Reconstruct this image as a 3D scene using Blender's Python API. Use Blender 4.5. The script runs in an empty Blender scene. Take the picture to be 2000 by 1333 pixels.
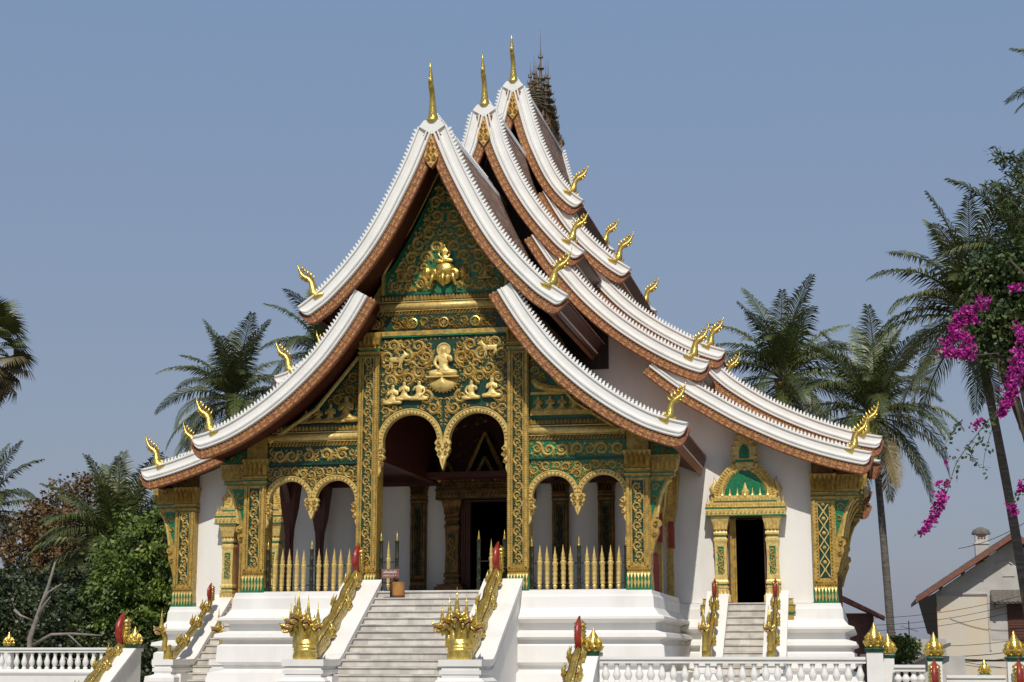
import bpy, math, random
from math import sin, cos, pi, radians, sqrt, atan2, hypot
from mathutils import Vector, Matrix
random.seed(7)
R = random.random
def U(a, b): return a + (b - a) * random.random()
ZO = 2.4            # eye height above the ground; shapes below are written with the eye at height 0

# ------------------------------------------------------------------ camera, sky, sun
scene = bpy.context.scene
cam_d = bpy.data.cameras.new('camera'); cam = bpy.data.objects.new('camera', cam_d)
scene.collection.objects.link(cam); scene.camera = cam
CP, CY, CR = .18804, .20788, .0006
cam_d.sensor_width = 36; cam_d.lens = 3225.7 / 2000 * 36; cam_d.clip_end = 3000; cam_d.clip_start = .5
F = Vector((-sin(CY) * cos(CP), cos(CY) * cos(CP), sin(CP))); RT = Vector((cos(CY), sin(CY), 0)); UP = RT.cross(F)
RT2 = RT * cos(CR) + UP * sin(CR); UP2 = UP * cos(CR) - RT * sin(CR)
M3 = Matrix((RT2, UP2, -F)).transposed().to_4x4()
M3.translation = Vector((10.97, -43, ZO)); cam.matrix_world = M3

SUN_EL = radians(48.0); SUN_DX = 0.14
world = bpy.data.worlds.new('World'); scene.world = world; world.use_nodes = True
wn = world.node_tree; bg = wn.nodes['Background']
sky = wn.nodes.new('ShaderNodeTexSky'); sky.sky_type = 'NISHITA'; sky.sun_disc = False
sky.sun_elevation = SUN_EL; sky.sun_rotation = pi - math.atan(SUN_DX)
sky.altitude = 300; sky.air_density = 1.3; sky.dust_density = 2.2; sky.ozone_density = 2.0
# hazy daylight: the physical sky blended with an even milky haze that fades from blue overhead to grey-blue low down
geo = wn.nodes.new('ShaderNodeTexCoord'); sep = wn.nodes.new('ShaderNodeSeparateXYZ'); ramp = wn.nodes.new('ShaderNodeValToRGB'); mx = wn.nodes.new('ShaderNodeMixRGB')
wn.links.new(geo.outputs['Generated'], sep.inputs[0]); wn.links.new(sep.outputs[2], ramp.inputs[0])
ramp.color_ramp.elements[0].position = 0; ramp.color_ramp.elements[0].color = (2.75, 3.0, 3.85, 1)
ramp.color_ramp.elements[1].position = .42; ramp.color_ramp.elements[1].color = (2.1, 3.12, 4.95, 1)
e_ = ramp.color_ramp.elements.new(1.0); e_.color = (1.5, 2.4, 4.2, 1)
mx.inputs[0].default_value = .8; wn.links.new(sky.outputs[0], mx.inputs[1]); wn.links.new(ramp.outputs[0], mx.inputs[2])
wn.links.new(mx.outputs[0], bg.inputs[0]); bg.inputs[1].default_value = .1
sd = bpy.data.lights.new('sun', 'SUN'); sun = bpy.data.objects.new('sun', sd); scene.collection.objects.link(sun)
sd.energy = 3.6; sd.angle = radians(.5); sd.color = (1, .94, .84)
sdir = Vector((SUN_DX, -1, 0)).normalized() * cos(SUN_EL) + Vector((0, 0, sin(SUN_EL)))
sun.rotation_euler = sdir.to_track_quat('Z', 'Y').to_euler(); sun.location = (0, -30, 40)
scene.view_settings.view_transform = 'Standard'; scene.view_settings.look = 'None'
scene.view_settings.exposure = 0; scene.view_settings.gamma = 1; scene.view_settings.use_curve_mapping = False
scene.render.engine = 'CYCLES'
scene.cycles.max_bounces = 8; scene.cycles.diffuse_bounces = 6; scene.cycles.glossy_bounces = 3

# ------------------------------------------------------------------ materials
def nd(nt, t, **kw):
    n = nt.nodes.new(t)
    for k, v in kw.items(): setattr(n, k, v)
    return n
def mat(name, col, col2=None, scale=3., rough=.6, metal=0., bump=0., bscale=None, detail=6, lo=.35, hi=.65, rnd=0., spec=.5, tex='noise', stretch=None, col3=None, bdist=.02, sub=None):
    m = bpy.data.materials.new(name); m.use_nodes = True; nt = m.node_tree
    b = nt.nodes['Principled BSDF']; b.inputs['Roughness'].default_value = rough; b.inputs['Metallic'].default_value = metal
    b.inputs['Specular IOR Level'].default_value = spec
    tc = nd(nt, 'ShaderNodeTexCoord'); co = tc.outputs['Object']
    if stretch:
        mp = nd(nt, 'ShaderNodeMapping'); mp.inputs['Scale'].default_value = stretch; nt.links.new(co, mp.inputs[0]); co = mp.outputs[0]
    if tex == 'voronoi':
        n = nd(nt, 'ShaderNodeTexVoronoi'); n.inputs['Scale'].default_value = scale; fac = n.outputs['Distance']
    else:
        n = nd(nt, 'ShaderNodeTexNoise'); n.inputs['Scale'].default_value = scale; n.inputs['Detail'].default_value = detail; fac = n.outputs[0]
    nt.links.new(co, n.inputs['Vector'])
    r = nd(nt, 'ShaderNodeValToRGB'); nt.links.new(fac, r.inputs[0])
    c2 = col2 or tuple(x * .8 for x in col)
    r.color_ramp.elements[0].position = lo; r.color_ramp.elements[0].color = (*col, 1)
    r.color_ramp.elements[1].position = hi; r.color_ramp.elements[1].color = (*c2, 1)
    if col3:
        e = r.color_ramp.elements.new(min(.98, hi + .15)); e.color = (*col3, 1)
    out = r.outputs[0]
    if rnd:
        oi = nd(nt, 'ShaderNodeObjectInfo'); hs = nd(nt, 'ShaderNodeHueSaturation'); ma = nd(nt, 'ShaderNodeMapRange')
        ma.inputs[3].default_value = 1 - rnd; ma.inputs[4].default_value = 1 + rnd
        nt.links.new(oi.outputs['Random'], ma.inputs[0]); nt.links.new(ma.outputs[0], hs.inputs['Value']); nt.links.new(out, hs.inputs['Color']); out = hs.outputs[0]
    nt.links.new(out, b.inputs['Base Color'])
    if bump:
        bn = nd(nt, 'ShaderNodeTexVoronoi' if tex == 'voronoi' else 'ShaderNodeTexNoise'); bn.inputs['Scale'].default_value = bscale or scale * 4
        nt.links.new(co, bn.inputs['Vector'])
        bp = nd(nt, 'ShaderNodeBump'); bp.inputs['Strength'].default_value = bump; bp.inputs['Distance'].default_value = bdist
        nt.links.new(bn.outputs[0], bp.inputs['Height']); nt.links.new(bp.outputs[0], b.inputs['Normal'])
    return m
WHITE = mat('white_plaster', (.78, .765, .735), (.60, .585, .55), scale=1.3, rough=.75, bump=.2, bscale=14, lo=.48, hi=.95, stretch=(1, 1, .3), detail=9)
WHITE2 = mat('white_paint', (.78, .77, .74), (.70, .69, .66), scale=2.2, rough=.6, bump=.1, bscale=20, lo=.45, hi=.8)
GOLD = mat('gilded_stucco', (.54, .36, .08), (.22, .13, .035), scale=9, rough=.42, metal=.3, bump=.5, bscale=26, rnd=.1, lo=.38, hi=.78)
GOLD_L = mat('pale_gilding', (.72, .54, .19), (.36, .23, .06), scale=10, rough=.4, metal=.25, bump=.3, bscale=30, rnd=.06, lo=.42, hi=.85)
NAGA = mat('bright_gold_leaf', (.72, .53, .14), (.40, .27, .05), scale=9, rough=.28, metal=.75, bump=.5, bscale=30, lo=.4, hi=.8)
SCALE = mat('gold_serpent_scales', (.70, .54, .18), (.30, .22, .07), scale=26, rough=.35, metal=.55, tex='voronoi', bump=1., bscale=26, lo=.3, hi=.75)
FLORET = mat('dulled_gilding', (.72, .45, .15), (.42, .20, .06), scale=11, rough=.5, metal=.35, lo=.35, hi=.7)
BROWN = mat('red_brown_lacquer', (.19, .055, .028), (.34, .15, .05), scale=26, rough=.6, bump=.6, bscale=30, lo=.45, hi=.62)
SOFFIT = mat('dark_red_soffit', (.085, .018, .010), (.055, .012, .008), scale=5, rough=.5, bump=.3, bscale=9)
DKWALL = mat('shaded_wall_dark', (.030, .024, .022), (.045, .032, .028), scale=3, rough=.7, stretch=(6, 1, .6), bump=.3)  # dark base colour stands in for shade on the unlit gable wall
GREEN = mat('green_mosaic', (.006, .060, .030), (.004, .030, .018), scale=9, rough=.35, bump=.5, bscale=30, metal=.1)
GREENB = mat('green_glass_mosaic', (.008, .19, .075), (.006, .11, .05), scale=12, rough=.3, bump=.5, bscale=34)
TARN = mat('tarnished_gilding', (.20, .15, .08), (.08, .065, .045), scale=9, rough=.6, metal=.3, bump=.5)
DKGOLD = mat('dark_gilding', (.22, .12, .03), (.10, .05, .015), scale=6, rough=.5, metal=.5, bump=.5)  # darker gold of inner pillars, central doorway, side pilasters and ridge ornament
TILE = mat('brown_clay_tiles', (.28, .15, .105), (.55, .40, .31), scale=7, rough=.85, bump=.3, lo=.3, hi=.72, stretch=(1, 1, 1))
RED = mat('red_lacquer', (.36, .035, .022), (.20, .018, .012), scale=8, rough=.35, bump=.2)
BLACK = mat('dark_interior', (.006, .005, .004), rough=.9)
DKGREEN = mat('dark_green_iron', (.02, .03, .018), (.10, .08, .03), scale=40, rough=.4, metal=.4, lo=.55, hi=.62)
IRON = mat('dark_iron', (.03, .028, .025), rough=.5, metal=.6)
MARBLE = mat('grey_marble', (.62, .585, .53), (.45, .42, .38), scale=3.2, rough=.45, rnd=.13, detail=8, bump=.05)
TERR = mat('terrace_paving', (.46, .42, .37), (.38, .35, .31), scale=1.3, rough=.8, bump=.2, bscale=9)
PFLOOR = mat('pale_floor_tiles', (.72, .68, .62), (.64, .60, .55), scale=2, rough=.4)
GROUND = mat('sandy_ground', (.26, .23, .18), (.17, .16, .11), scale=.5, rough=.95, bump=.4, bscale=6)
FROND = mat('palm_leaf', (.045, .062, .014), (.12, .135, .035), scale=.8, rough=.42, rnd=.35, lo=.3, hi=.75, spec=.5)
DRYFR = mat('dry_palm_leaf', (.17, .12, .05), (.10, .085, .03), scale=1.2, rough=.6, rnd=.3)
BARK = mat('palm_bark', (.16, .14, .12), (.085, .072, .06), scale=3, rough=.9, bump=.8, bscale=8, stretch=(1, 1, 5))
WOODB = mat('brown_bark', (.09, .07, .05), (.05, .04, .03), scale=5, rough=.9, bump=.8)
PALEB = mat('pale_dead_wood', (.27, .24, .21), (.17, .15, .13), scale=5, rough=.8, bump=.5)
def leafm(name, a, b, c=None): return mat(name, a, b, scale=1.1, rough=.5, detail=4, lo=.35, hi=.62, col3=c)
LEAF1 = leafm('mango_leaves', (.030, .060, .010), (.12, .175, .020), (.24, .26, .045))
LEAF2 = leafm('rusty_leaves', (.060, .055, .016), (.17, .085, .03), (.10, .105, .025))
LEAF3 = leafm('dark_shrub_leaves', (.022, .038, .014), (.062, .08, .026), (.12, .12, .045))
LEAF4 = leafm('creeper_leaves', (.035, .062, .018), (.075, .11, .028), (.12, .14, .04))
MAGENTA = mat('magenta_bracts', (.56, .03, .36), (.27, .006, .17), scale=13, rough=.6)
CREAM = mat('cream_render', (.62, .52, .38), (.58, .54, .47), scale=.8, rough=.85, bump=.3, bscale=9, lo=.35, hi=.6)
GREYW = mat('weathered_white_wall', (.52, .50, .47), (.40, .385, .36), scale=1.1, rough=.85, bump=.2)
ROOFR = mat('faded_red_roof_edge', (.24, .085, .055), (.16, .07, .05), scale=6, rough=.8)
ROOFG = mat('grey_clay_roof', (.17, .15, .13), (.11, .10, .09), scale=7, rough=.9, bump=.4)
SHUT = mat('dark_red_shutter', (.07, .022, .014), (.10, .035, .02), scale=5, rough=.6)
DOORW = mat('red_brown_door', (.30, .095, .035), (.20, .06, .025), scale=6, rough=.45, stretch=(1, 1, .2))
BUCKET = mat('tan_wood', (.46, .22, .06), (.34, .15, .04), scale=6, rough=.5, rnd=.1)
SIGNM = mat('dull_red_sign', (.26, .11, .09), rough=.5)
MOUTH = mat('dark_red_mouth', (.10, .008, .008), rough=.4)
GAP = mat('dark_joint', (.24, .21, .19), rough=.9)

# ------------------------------------------------------------------ mesh helpers
class MB:
    def __init__(s): s.v = []; s.f = []
    def q(s, *idx): s.f.append(idx)
    def add(s, vs, fs):
        o = len(s.v); s.v.extend(vs); s.f.extend([tuple(i + o for i in f) for f in fs]); return s
    def box(s, x0, x1, y0, y1, z0, z1):
        return s.add([(x0, y0, z0), (x1, y0, z0), (x1, y1, z0), (x0, y1, z0), (x0, y0, z1), (x1, y0, z1), (x1, y1, z1), (x0, y1, z1)],
                     [(0, 3, 2, 1), (4, 5, 6, 7), (0, 1, 5, 4), (1, 2, 6, 5), (2, 3, 7, 6), (3, 0, 4, 7)])
    def prism(s, poly, y0, y1):                     # polygon in XZ, extruded along Y
        n = len(poly)
        return s.add([(p[0], y0, p[1]) for p in poly] + [(p[0], y1, p[1]) for p in poly],
                     [tuple(range(n)), tuple(range(2 * n - 1, n - 1, -1))] + [(i, i + n, (i + 1) % n + n, (i + 1) % n) for i in range(n)])
    def prismx(s, poly, x0, x1):                    # polygon in YZ, extruded along X
        n = len(poly)
        return s.add([(x0, p[0], p[1]) for p in poly] + [(x1, p[0], p[1]) for p in poly],
                     [tuple(range(n)), tuple(range(2 * n - 1, n - 1, -1))] + [(i, i + n, (i + 1) % n + n, (i + 1) % n) for i in range(n)])
    def loft(s, rings, cap=True, close=True):
        o = len(s.v); n = len(rings[0])
        for r in rings: s.v.extend(r)
        m = n if close else n - 1
        for k in range(len(rings) - 1):
            for i in range(m):
                a = o + k * n + i; b = o + k * n + (i + 1) % n
                s.f.append((a, b, b + n, a + n))
        if cap:
            s.f.append(tuple(range(o + n - 1, o - 1, -1))); e = o + (len(rings) - 1) * n; s.f.append(tuple(range(e, e + n)))
        return s
    def sq(s, cx, cy, prof, ky=1.):                 # square loft; prof = (half width, z) or (hw, hd, z)
        rs = []
        for p in prof:
            if len(p) == 2: w, z = p; d = w * ky
            else: w, d, z = p
            rs.append([(cx - w, cy - d, z), (cx + w, cy - d, z), (cx + w, cy + d, z), (cx - w, cy + d, z)])
        return s.loft(rs)
    def lathe(s, cx, cy, prof, n=12, z0=0.):
        return s.loft([[(cx + r * cos(2 * pi * i / n), cy + r * sin(2 * pi * i / n), z + z0) for i in range(n)] for r, z in prof])
    def tube(s, pts, rad, n=8, flat=1.):
        pts = [Vector(p) for p in pts]; rs = []; a = None
        for i, p in enumerate(pts):
            t = (pts[min(i + 1, len(pts) - 1)] - pts[max(i - 1, 0)]).normalized()
            if a is None: a = t.orthogonal().normalized()
            else:
                a = (a - t * a.dot(t)).normalized()
            b = t.cross(a); r = rad[i] if hasattr(rad, '__len__') else rad
            rs.append([tuple(p + a * (r * cos(2 * pi * k / n)) + b * (r * flat * sin(2 * pi * k / n))) for k in range(n)])
        return s.loft(rs)
    def xf(s, fn, flip=False):
        s.v = [tuple(fn(*v)) for v in s.v]
        if flip: s.f = [tuple(reversed(f)) for f in s.f]
        return s
    def mir(s): return s.xf(lambda x, y, z: (-x, y, z), True)
    def sh(s, dx=0, dy=0, dz=0): return s.xf(lambda x, y, z: (x + dx, y + dy, z + dz))
    def merge(s, o): return s.add(o.v, o.f)
COL = scene.collection
WL = {}
def tag(o, label=None, cat=None, group=None, kind=None):
    if label: o['label'] = label
    if cat: o['category'] = cat
    if group: o['group'] = group
    if kind: o['kind'] = kind
    return o
def thing(name, label, cat, loc=(0, 0, 0), rz=0, group=None):
    o = bpy.data.objects.new(name, None); COL.objects.link(o); o.empty_display_size = .2
    o.location = (loc[0], loc[1], loc[2] + ZO); o.rotation_euler = (0, 0, rz); WL[o.name] = tuple(loc)
    return tag(o, label, cat, group)
def mesh(name, mb, m, smooth=False):
    me = bpy.data.meshes.new(name); me.from_pydata(mb.v, [], mb.f); me.materials.append(m)
    if smooth == True: me.shade_smooth()
    elif smooth: me.shade_smooth(); me.set_sharp_from_angle(angle=radians(smooth))
    me.update(); return me
def part(name, mb, m, parent, local=False, smooth=False, kind=None, label=None):
    """mesh child of parent. local: vertices are already in the parent's own space"""
    if not local:
        w = WL[parent.name]; mb.sh(-w[0], -w[1], -w[2])
    o = bpy.data.objects.new(name, mesh(name, mb, m, smooth)); COL.objects.link(o); o.parent = parent
    WL[o.name] = WL.get(parent.name, (0, 0, 0))
    return tag(o, label, kind=kind)
def inst(name, me, parent, loc, rot=(0, 0, 0), sc=(1, 1, 1)):
    o = bpy.data.objects.new(name, me); COL.objects.link(o); o.parent = parent
    w = WL.get(parent.name, (0, 0, 0)) if parent else (0, 0, 0)
    o.location = (loc[0] - w[0], loc[1] - w[1], loc[2] - w[2]) ; o.rotation_euler = rot; o.scale = sc
    WL[o.name] = loc
    return o
def single(name, mb, m, label, cat, smooth=False, group=None, kind=None):
    """a thing that is one mesh, vertices in world positions"""
    n = len(mb.v); c = [sum(v[k] for v in mb.v) / n for k in (0, 1)] + [min(v[2] for v in mb.v)]
    mb.sh(-c[0], -c[1], -c[2])
    o = bpy.data.objects.new(name, mesh(name, mb, m, smooth)); COL.objects.link(o); o.location = (c[0], c[1], c[2] + ZO)
    return tag(o, label, cat, group, kind)
def copy_tree(o, parent=None):
    c = o.copy(); COL.objects.link(c); c.parent = parent
    WL[c.name] = WL.get(o.name, (0, 0, 0))
    for ch in list(o.children): copy_tree(ch, c)
    return c
def catmull(P, step):
    P = [Vector(p) for p in P]; Q = [P[0] * 2 - P[1]] + P + [P[-1] * 2 - P[-2]]; out = []
    for i in range(1, len(Q) - 2):
        for k in range(12):
            t = k / 12; a, b, c, d = Q[i - 1:i + 3]
            out.append(.5 * ((2 * b) + (c - a) * t + (2 * a - 5 * b + 4 * c - d) * t * t + (3 * b - a - 3 * c + d) * t ** 3))
    out.append(P[-1].copy())
    L = [0]
    for i in range(1, len(out)): L.append(L[-1] + (out[i] - out[i - 1]).length)
    n = max(2, round(L[-1] / step)); res = []; j = 0
    for k in range(n + 1):
        s = L[-1] * k / n
        while j < len(L) - 2 and L[j + 1] < s: j += 1
        t = (s - L[j]) / max(1e-9, L[j + 1] - L[j]); res.append(out[j].lerp(out[j + 1], min(1, t)))
    return res
def smooth_pts(P, it=2):
    P = [Vector(p) for p in P]
    for _ in range(it):
        P = [P[0]] + [(P[i - 1] + P[i] * 2 + P[i + 1]) / 4 for i in range(1, len(P) - 1)] + [P[-1]]
    return P

# ------------------------------------------------------------------ carved relief
def spiral(mb, cx, cz, r, a0, d, y, h=.05, w=None, turns=1.25, barbs=4):
    w = w or r * .20; n = 15; o = len(mb.v)
    for i in range(n + 1):
        t = i / n; a = a0 + d * 2 * pi * turns * t; rr = r * (1 - .80 * t); ww = w * (1 - .5 * t); c, s_ = cos(a), sin(a)
        mb.v += [(cx + (rr - ww) * c, y, cz + (rr - ww) * s_), (cx + rr * c, y - h * (1.2 - .3 * t), cz + rr * s_), (cx + (rr + ww) * c, y, cz + (rr + ww) * s_)]
        if i:
            b = o + 3 * (i - 1)
            mb.f += [(b, b + 1, b + 4, b + 3), (b + 1, b + 2, b + 5, b + 4)] if d < 0 else [(b + 3, b + 4, b + 1, b), (b + 4, b + 5, b + 2, b + 1)]
    bud(mb, cx, cz, r * .2, y, h * 1.3)
    for k in range(barbs):
        a = a0 + d * (.5 + 1.15 * k); rr = r * (1 - .80 * (abs(a - a0) / (2 * pi * turns))) + w * .6
        leaf(mb, cx + rr * cos(a), cz + rr * sin(a), a - d * .7, r * .42, r * .15, y, h * .8)
def bud(mb, cx, cz, r, y, h):
    n = 6; mb.add([(cx + r * cos(2 * pi * i / n), y, cz + r * sin(2 * pi * i / n)) for i in range(n)] + [(cx, y - h, cz)], [(i, (i + 1) % n, n) for i in range(n)])
def leaf(mb, cx, cz, a, L, w, y, h):
    c, s = cos(a), sin(a)
    mb.add([(cx - s * w, y, cz + c * w), (cx + s * w, y, cz - c * w), (cx + c * L, y, cz + s * L), (cx + c * L * .35, y - h, cz + s * L * .35)], [(1, 2, 3), (2, 0, 3), (0, 1, 3)])
def fill_scroll(inside, x0, x1, z0, z1, r, y, h=.05, sym=None):
    """densely packed scrolls of several sizes, mirrored about x = sym when given"""
    mb = MB(); got = []; area = (x1 - x0) * (z1 - z0)
    for f, dens in ((1.25, 20), (1.0, 26), (.78, 36), (.58, 48), (.42, 60), (.32, 60)):
        rr = r * f
        for _ in range(int(area / (rr * rr) * dens * .8)):
            cx, cz = U(x0, x1), U(z0, z1)
            if sym is not None and cx - sym < rr * 1.02: continue
            if not inside(cx, cz, rr): continue
            if any((cx - a) ** 2 + (cz - b) ** 2 < (.88 * (rr + c)) ** 2 for a, b, c in got): continue
            got.append((cx, cz, rr)); d = random.choice((-1, 1)); a0 = U(0, 2 * pi); L = [(cx, a0, d)]
            if sym is not None: L.append((2 * sym - cx, pi - a0, -d))
            hh = h * U(.85, 1.25) * (.7 + .3 * f)
            for c_, a_, d_ in L:
                if f > .5: spiral(mb, c_, cz, rr * .95, a_, d_, y, hh, w=rr * (.26 if f > .9 else .30), turns=1.45 if f > .9 else 1.15, barbs=5 if f > .7 else 3)
                else:
                    bud(mb, c_, cz, rr * .5, y, hh)
                    for k in range(4): leaf(mb, c_, cz, a_ + k * pi / 2, rr * 1.25, rr * .4, y, hh * .9)
    return mb
def vine(cx, w, z0, z1, y, h=.035):
    mb = MB(); z = z0; d = 1
    while z < z1:
        r = w * .46
        spiral(mb, cx + d * w * .05, z + r, r * .95, -pi / 2 * d + (0 if d > 0 else pi), d, y, h, w=r * .26, turns=1.3, barbs=5)
        for k in (-1, 1): leaf(mb, cx + k * w * .3, z, pi / 2 + k * .9, w * .36, w * .12, y, h); leaf(mb, cx + k * w * .3, z, -pi / 2 - k * .9, w * .3, w * .1, y, h)
        z += r * 1.95; d = -d
    return mb
def beads(x0, x1, z, y, sp=.085, w=.03, hh=.06, h=.05, lean=0.):
    mb = MB(); n = max(1, int((x1 - x0) / sp))
    for i in range(n):
        x = x0 + (i + .5) * (x1 - x0) / n
        mb.add([(x - w - lean, y, z - hh), (x + w - lean, y, z - hh), (x + w + lean, y, z + hh), (x - w + lean, y, z + hh), (x, y - h, z - hh * .4), (x + lean * .5, y - h, z + hh * .4)],
               [(0, 1, 4), (1, 2, 5, 4), (2, 3, 5), (3, 0, 4, 5)])
    return mb
def petals(x0, x1, z0, z1, y, n, h=.05, flip=False):   # upright lotus petals
    mb = MB(); w = (x1 - x0) / n
    for i in range(n):
        x = x0 + w * i; zz = (z1, z0) if flip else (z0, z1); zm = zz[0] + (zz[1] - zz[0]) * .6
        mb.add([(x + .04 * w, y, zz[0]), (x + .96 * w, y, zz[0]), (x + .96 * w, y, zm), (x + w / 2, y - h * .2, zz[1]), (x + .04 * w, y, zm), (x + w / 2, y - h, zz[0]), (x + w / 2, y - h, zm)],
               [(0, 5, 6, 4), (5, 1, 2, 6), (4, 6, 3), (6, 2, 3)])
    return mb

# ------------------------------------------------------------------ ground and terrace (setting)
ZG, ZT = -2.4, -1.4
g = MB().box(-900, 900, -300, 1500, ZG - .5, ZG); single('ground', g, GROUND, None, None, kind='structure')
g = MB().box(-10.6, 11.5, -4.6, 36, ZG, ZT - .004).box(-18, -10.6, 3.9, 36, ZG, ZT - .004).box(11.5, 19, -4.6, 36, ZG, ZT - .3)
single('terrace', g, TERR, None, None, kind='structure')

# ------------------------------------------------------------------ the temple
T = thing('temple', 'white temple with tiered sweeping roofs and gilded green facade', 'temple', (0, 0, ZT))
YA, YB, YC, YD, YE = -1.5, 4.8, 9.15, 16.4, 21.4    # gable planes, front to back
FL = 1.66                                             # porch floor
A1 = [(0, 14.02), (.26, 13.35), (.5, 12.8), (.8, 12.19), (1.1, 11.62), (1.45, 11.03), (1.85, 10.47), (2.3, 9.94), (2.76, 9.48), (3.08, 9.20), (3.32, 9.06), (3.46, 9.0)]
A2 = [(1.78, 9.52), (2.15, 8.90), (2.55, 8.33), (3.08, 7.68), (3.9, 6.9), (4.74, 6.27), (5.55, 5.80), (6.2, 5.55), (6.62, 5.45)]
B1 = [(0, 16.3), (.33, 15.33), (.67, 14.5), (1.05, 13.76), (1.49, 13.07), (1.94, 12.49), (2.39, 11.98), (2.84, 11.6), (3.0, 11.5)]
B2 = [(1.55, 12.4), (2.05, 11.6), (2.42, 11.13), (2.98, 10.46), (3.61, 9.84), (4.24, 9.32), (5.0, 8.80), (5.75, 8.38), (6.3, 8.13), (6.68, 8.02)]
B3 = [(5.05, 8.3), (5.48, 7.95), (6.15, 7.45), (6.75, 7.08), (7.45, 6.66), (8.28, 6.24), (9.12, 5.87), (10.01, 5.56), (10.78, 5.35), (11.25, 5.25)]
C1 = [(0, 18.8), (.2, 18.0), (.44, 17.16), (.74, 16.38), (1.1, 15.62), (1.57, 14.95), (1.9, 14.65), (2.1, 14.5)]
C2 = [(.98, 15.2), (1.53, 14.24), (2.07, 13.5), (2.66, 12.9), (3.2, 12.42), (3.65, 12.12)]
C3 = [(2.1, 13.0), (2.46, 12.32), (2.86, 11.81), (3.38, 11.26), (3.96, 10.76), (4.65, 10.27), (5.32, 9.87), (6.0, 9.52), (6.75, 9.25)]
C4 = [(6.15, 9.15), (6.7, 8.55), (7.62, 7.89), (8.55, 7.37), (9.6, 6.9), (10.4, 6.62), (11.04, 6.43), (11.6, 6.33)]
A1 = [(x, z * .995) for x, z in A1]; A2 = [(x, z * .995) for x, z in A2]
B1, B2, B3 = [[(max(0, x * 1.006 - (.10 if x > .3 else .05)), z * 1.0129) for x, z in L] for L in (B1, B2, B3)]
WPROF = [(-.005, .14), (-.005, -.01), (.02, -.045), (.06, -.045), (.075, .03), (.105, .03), (.12, -.03), (.155, -.03), (.17, .045), (.20, .05), (.36, .03), (.38, -.015), (.42, -.015), (.43, .03), (.43, .30), (.35, .30), (.30, .14)]
BPROF = [(-.27, .16), (-.27, .03), (-.245, .01), (-.06, .01), (-.05, .03), (-.015, .03), (-.012, .10), (.30, .10), (.30, .16)]
def frame2(P):
    out = []
    for i, p in enumerate(P):
        t = (P[min(i + 1, len(P) - 1)] - P[max(i - 1, 0)]).normalized(); out.append((p, t, Vector((-t.y, t.x))))
    return out
def verge(P, y0, sgn, prof, rtip, otop, ext, rdir=1):
    """moulding swept along the gable edge with a rounded lower corner at its tip"""
    fr = frame2(P); rs = []
    for p, t, n in fr: rs.append([(sgn * (p.x + n.x * o), y0 + rdir * dy, p.y + n.y * o) for o, dy in prof])
    p, t, n = fr[-1]; q = p
    for k in range(1, 7):
        e = k / 6; sc = sqrt(max(0, 1 - e ** 2.6)) * .8 + .2; pp = q + t * (rtip * e)
        rs.append([(sgn * (pp.x + n.x * (otop - (otop - o) * sc)), y0 + rdir * dy, pp.y + n.y * (otop - (otop - o) * sc)) for o, dy in prof])
    m = MB().loft(rs)
    if sgn < 0: m.f = [tuple(reversed(f)) for f in m.f]
    return m
CK = [(-.05, 0), (.045, 0), (.07, .04), (.035, .075), (.085, .10), (.05, .125), (.035, .19), (-.005, .15), (-.03, .10), (-.055, .055)]
def crockets(pts, y, sgn, off=.425, sp=.118, sc=.62):
    mb = MB(); fr = frame2(catmull(pts, sp))
    for p, t, n in fr[1:-2]:
        poly = []
        for a, b in CK:
            v = p + n * (off + b * sc) - t * (a * sc); poly.append((sgn * v.x, v.y))
        mb.prism(poly, y + .06, y + .11)
    return mb
def florets(P, y, sgn, o0=-.25, o1=-.06):
    mb = MB(); fr = frame2(P); i = 0
    for p, t, n in fr:
        for o, r in ((o0 + .045, .034), (o1 - .045, .034)):
            c = p + n * o + t * (.045 if i % 2 else 0); cx, cz = sgn * c.x, c.y
            for k in range(4):
                a = k * pi / 2 + .78 * (i % 2) + atan2(t.y, sgn * t.x); a2 = a + pi / 4; a3 = a - pi / 4
                mb.add([(cx, y - .02, cz), (cx + r * .5 * cos(a3), y, cz + r * .5 * sin(a3)), (cx + r * 1.3 * cos(a), y - .008, cz + r * 1.3 * sin(a)), (cx + r * .5 * cos(a2), y, cz + r * .5 * sin(a2))], [(0, 1, 2, 3)])
        c = p + n * (o1 + .01) + t * .03; mb.add([(sgn * c.x - .03, y, c.y - .012), (sgn * c.x + .03, y, c.y - .012), (sgn * c.x + .03, y - .012, c.y + .012), (sgn * c.x - .03, y - .012, c.y + .012)], [(0, 1, 2, 3)]); i += 1
    return mb
def slab(P, sgn, y0, y1, o_top, o_bot, ext=.0):
    fr = frame2(P); rs = []
    for p, t, n in fr:
        a = p + n * o_top; b = p + n * o_bot; rs.append([(sgn * a.x, y0, a.y), (sgn * a.x, y1, a.y), (sgn * b.x, y1, b.y), (sgn * b.x, y0, b.y)])
    return MB().loft(rs)
def tiles(P, sgn, y0, y1, off, tw=.2):
    mb = MB(); fr = frame2(P); ny = int((y1 - y0) / tw); w = (y1 - y0) / ny
    for i in range(len(fr) - 1):
        (p, t, n), (p2, t2, n2) = fr[i], fr[i + 1]; sh = w / 2 if i % 2 else 0
        for k in range(ny):
            ya = y0 + k * w + sh * (k < ny) ; yb = min(y1, ya + w * .94); l = U(-.004, .008)
            a = p + n * off; b = p2 + n2 * (off + .014 + l); c = p2 + n2 * (off - .004); b = b + t2 * .012
            mb.add([(sgn * a.x, ya, a.y), (sgn * a.x, yb, a.y), (sgn * b.x, yb, b.y), (sgn * b.x, ya, b.y), (sgn * c.x, yb, c.y), (sgn * c.x, ya, c.y)], [(0, 1, 2, 3), (3, 2, 4, 5)])
    return mb
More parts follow.
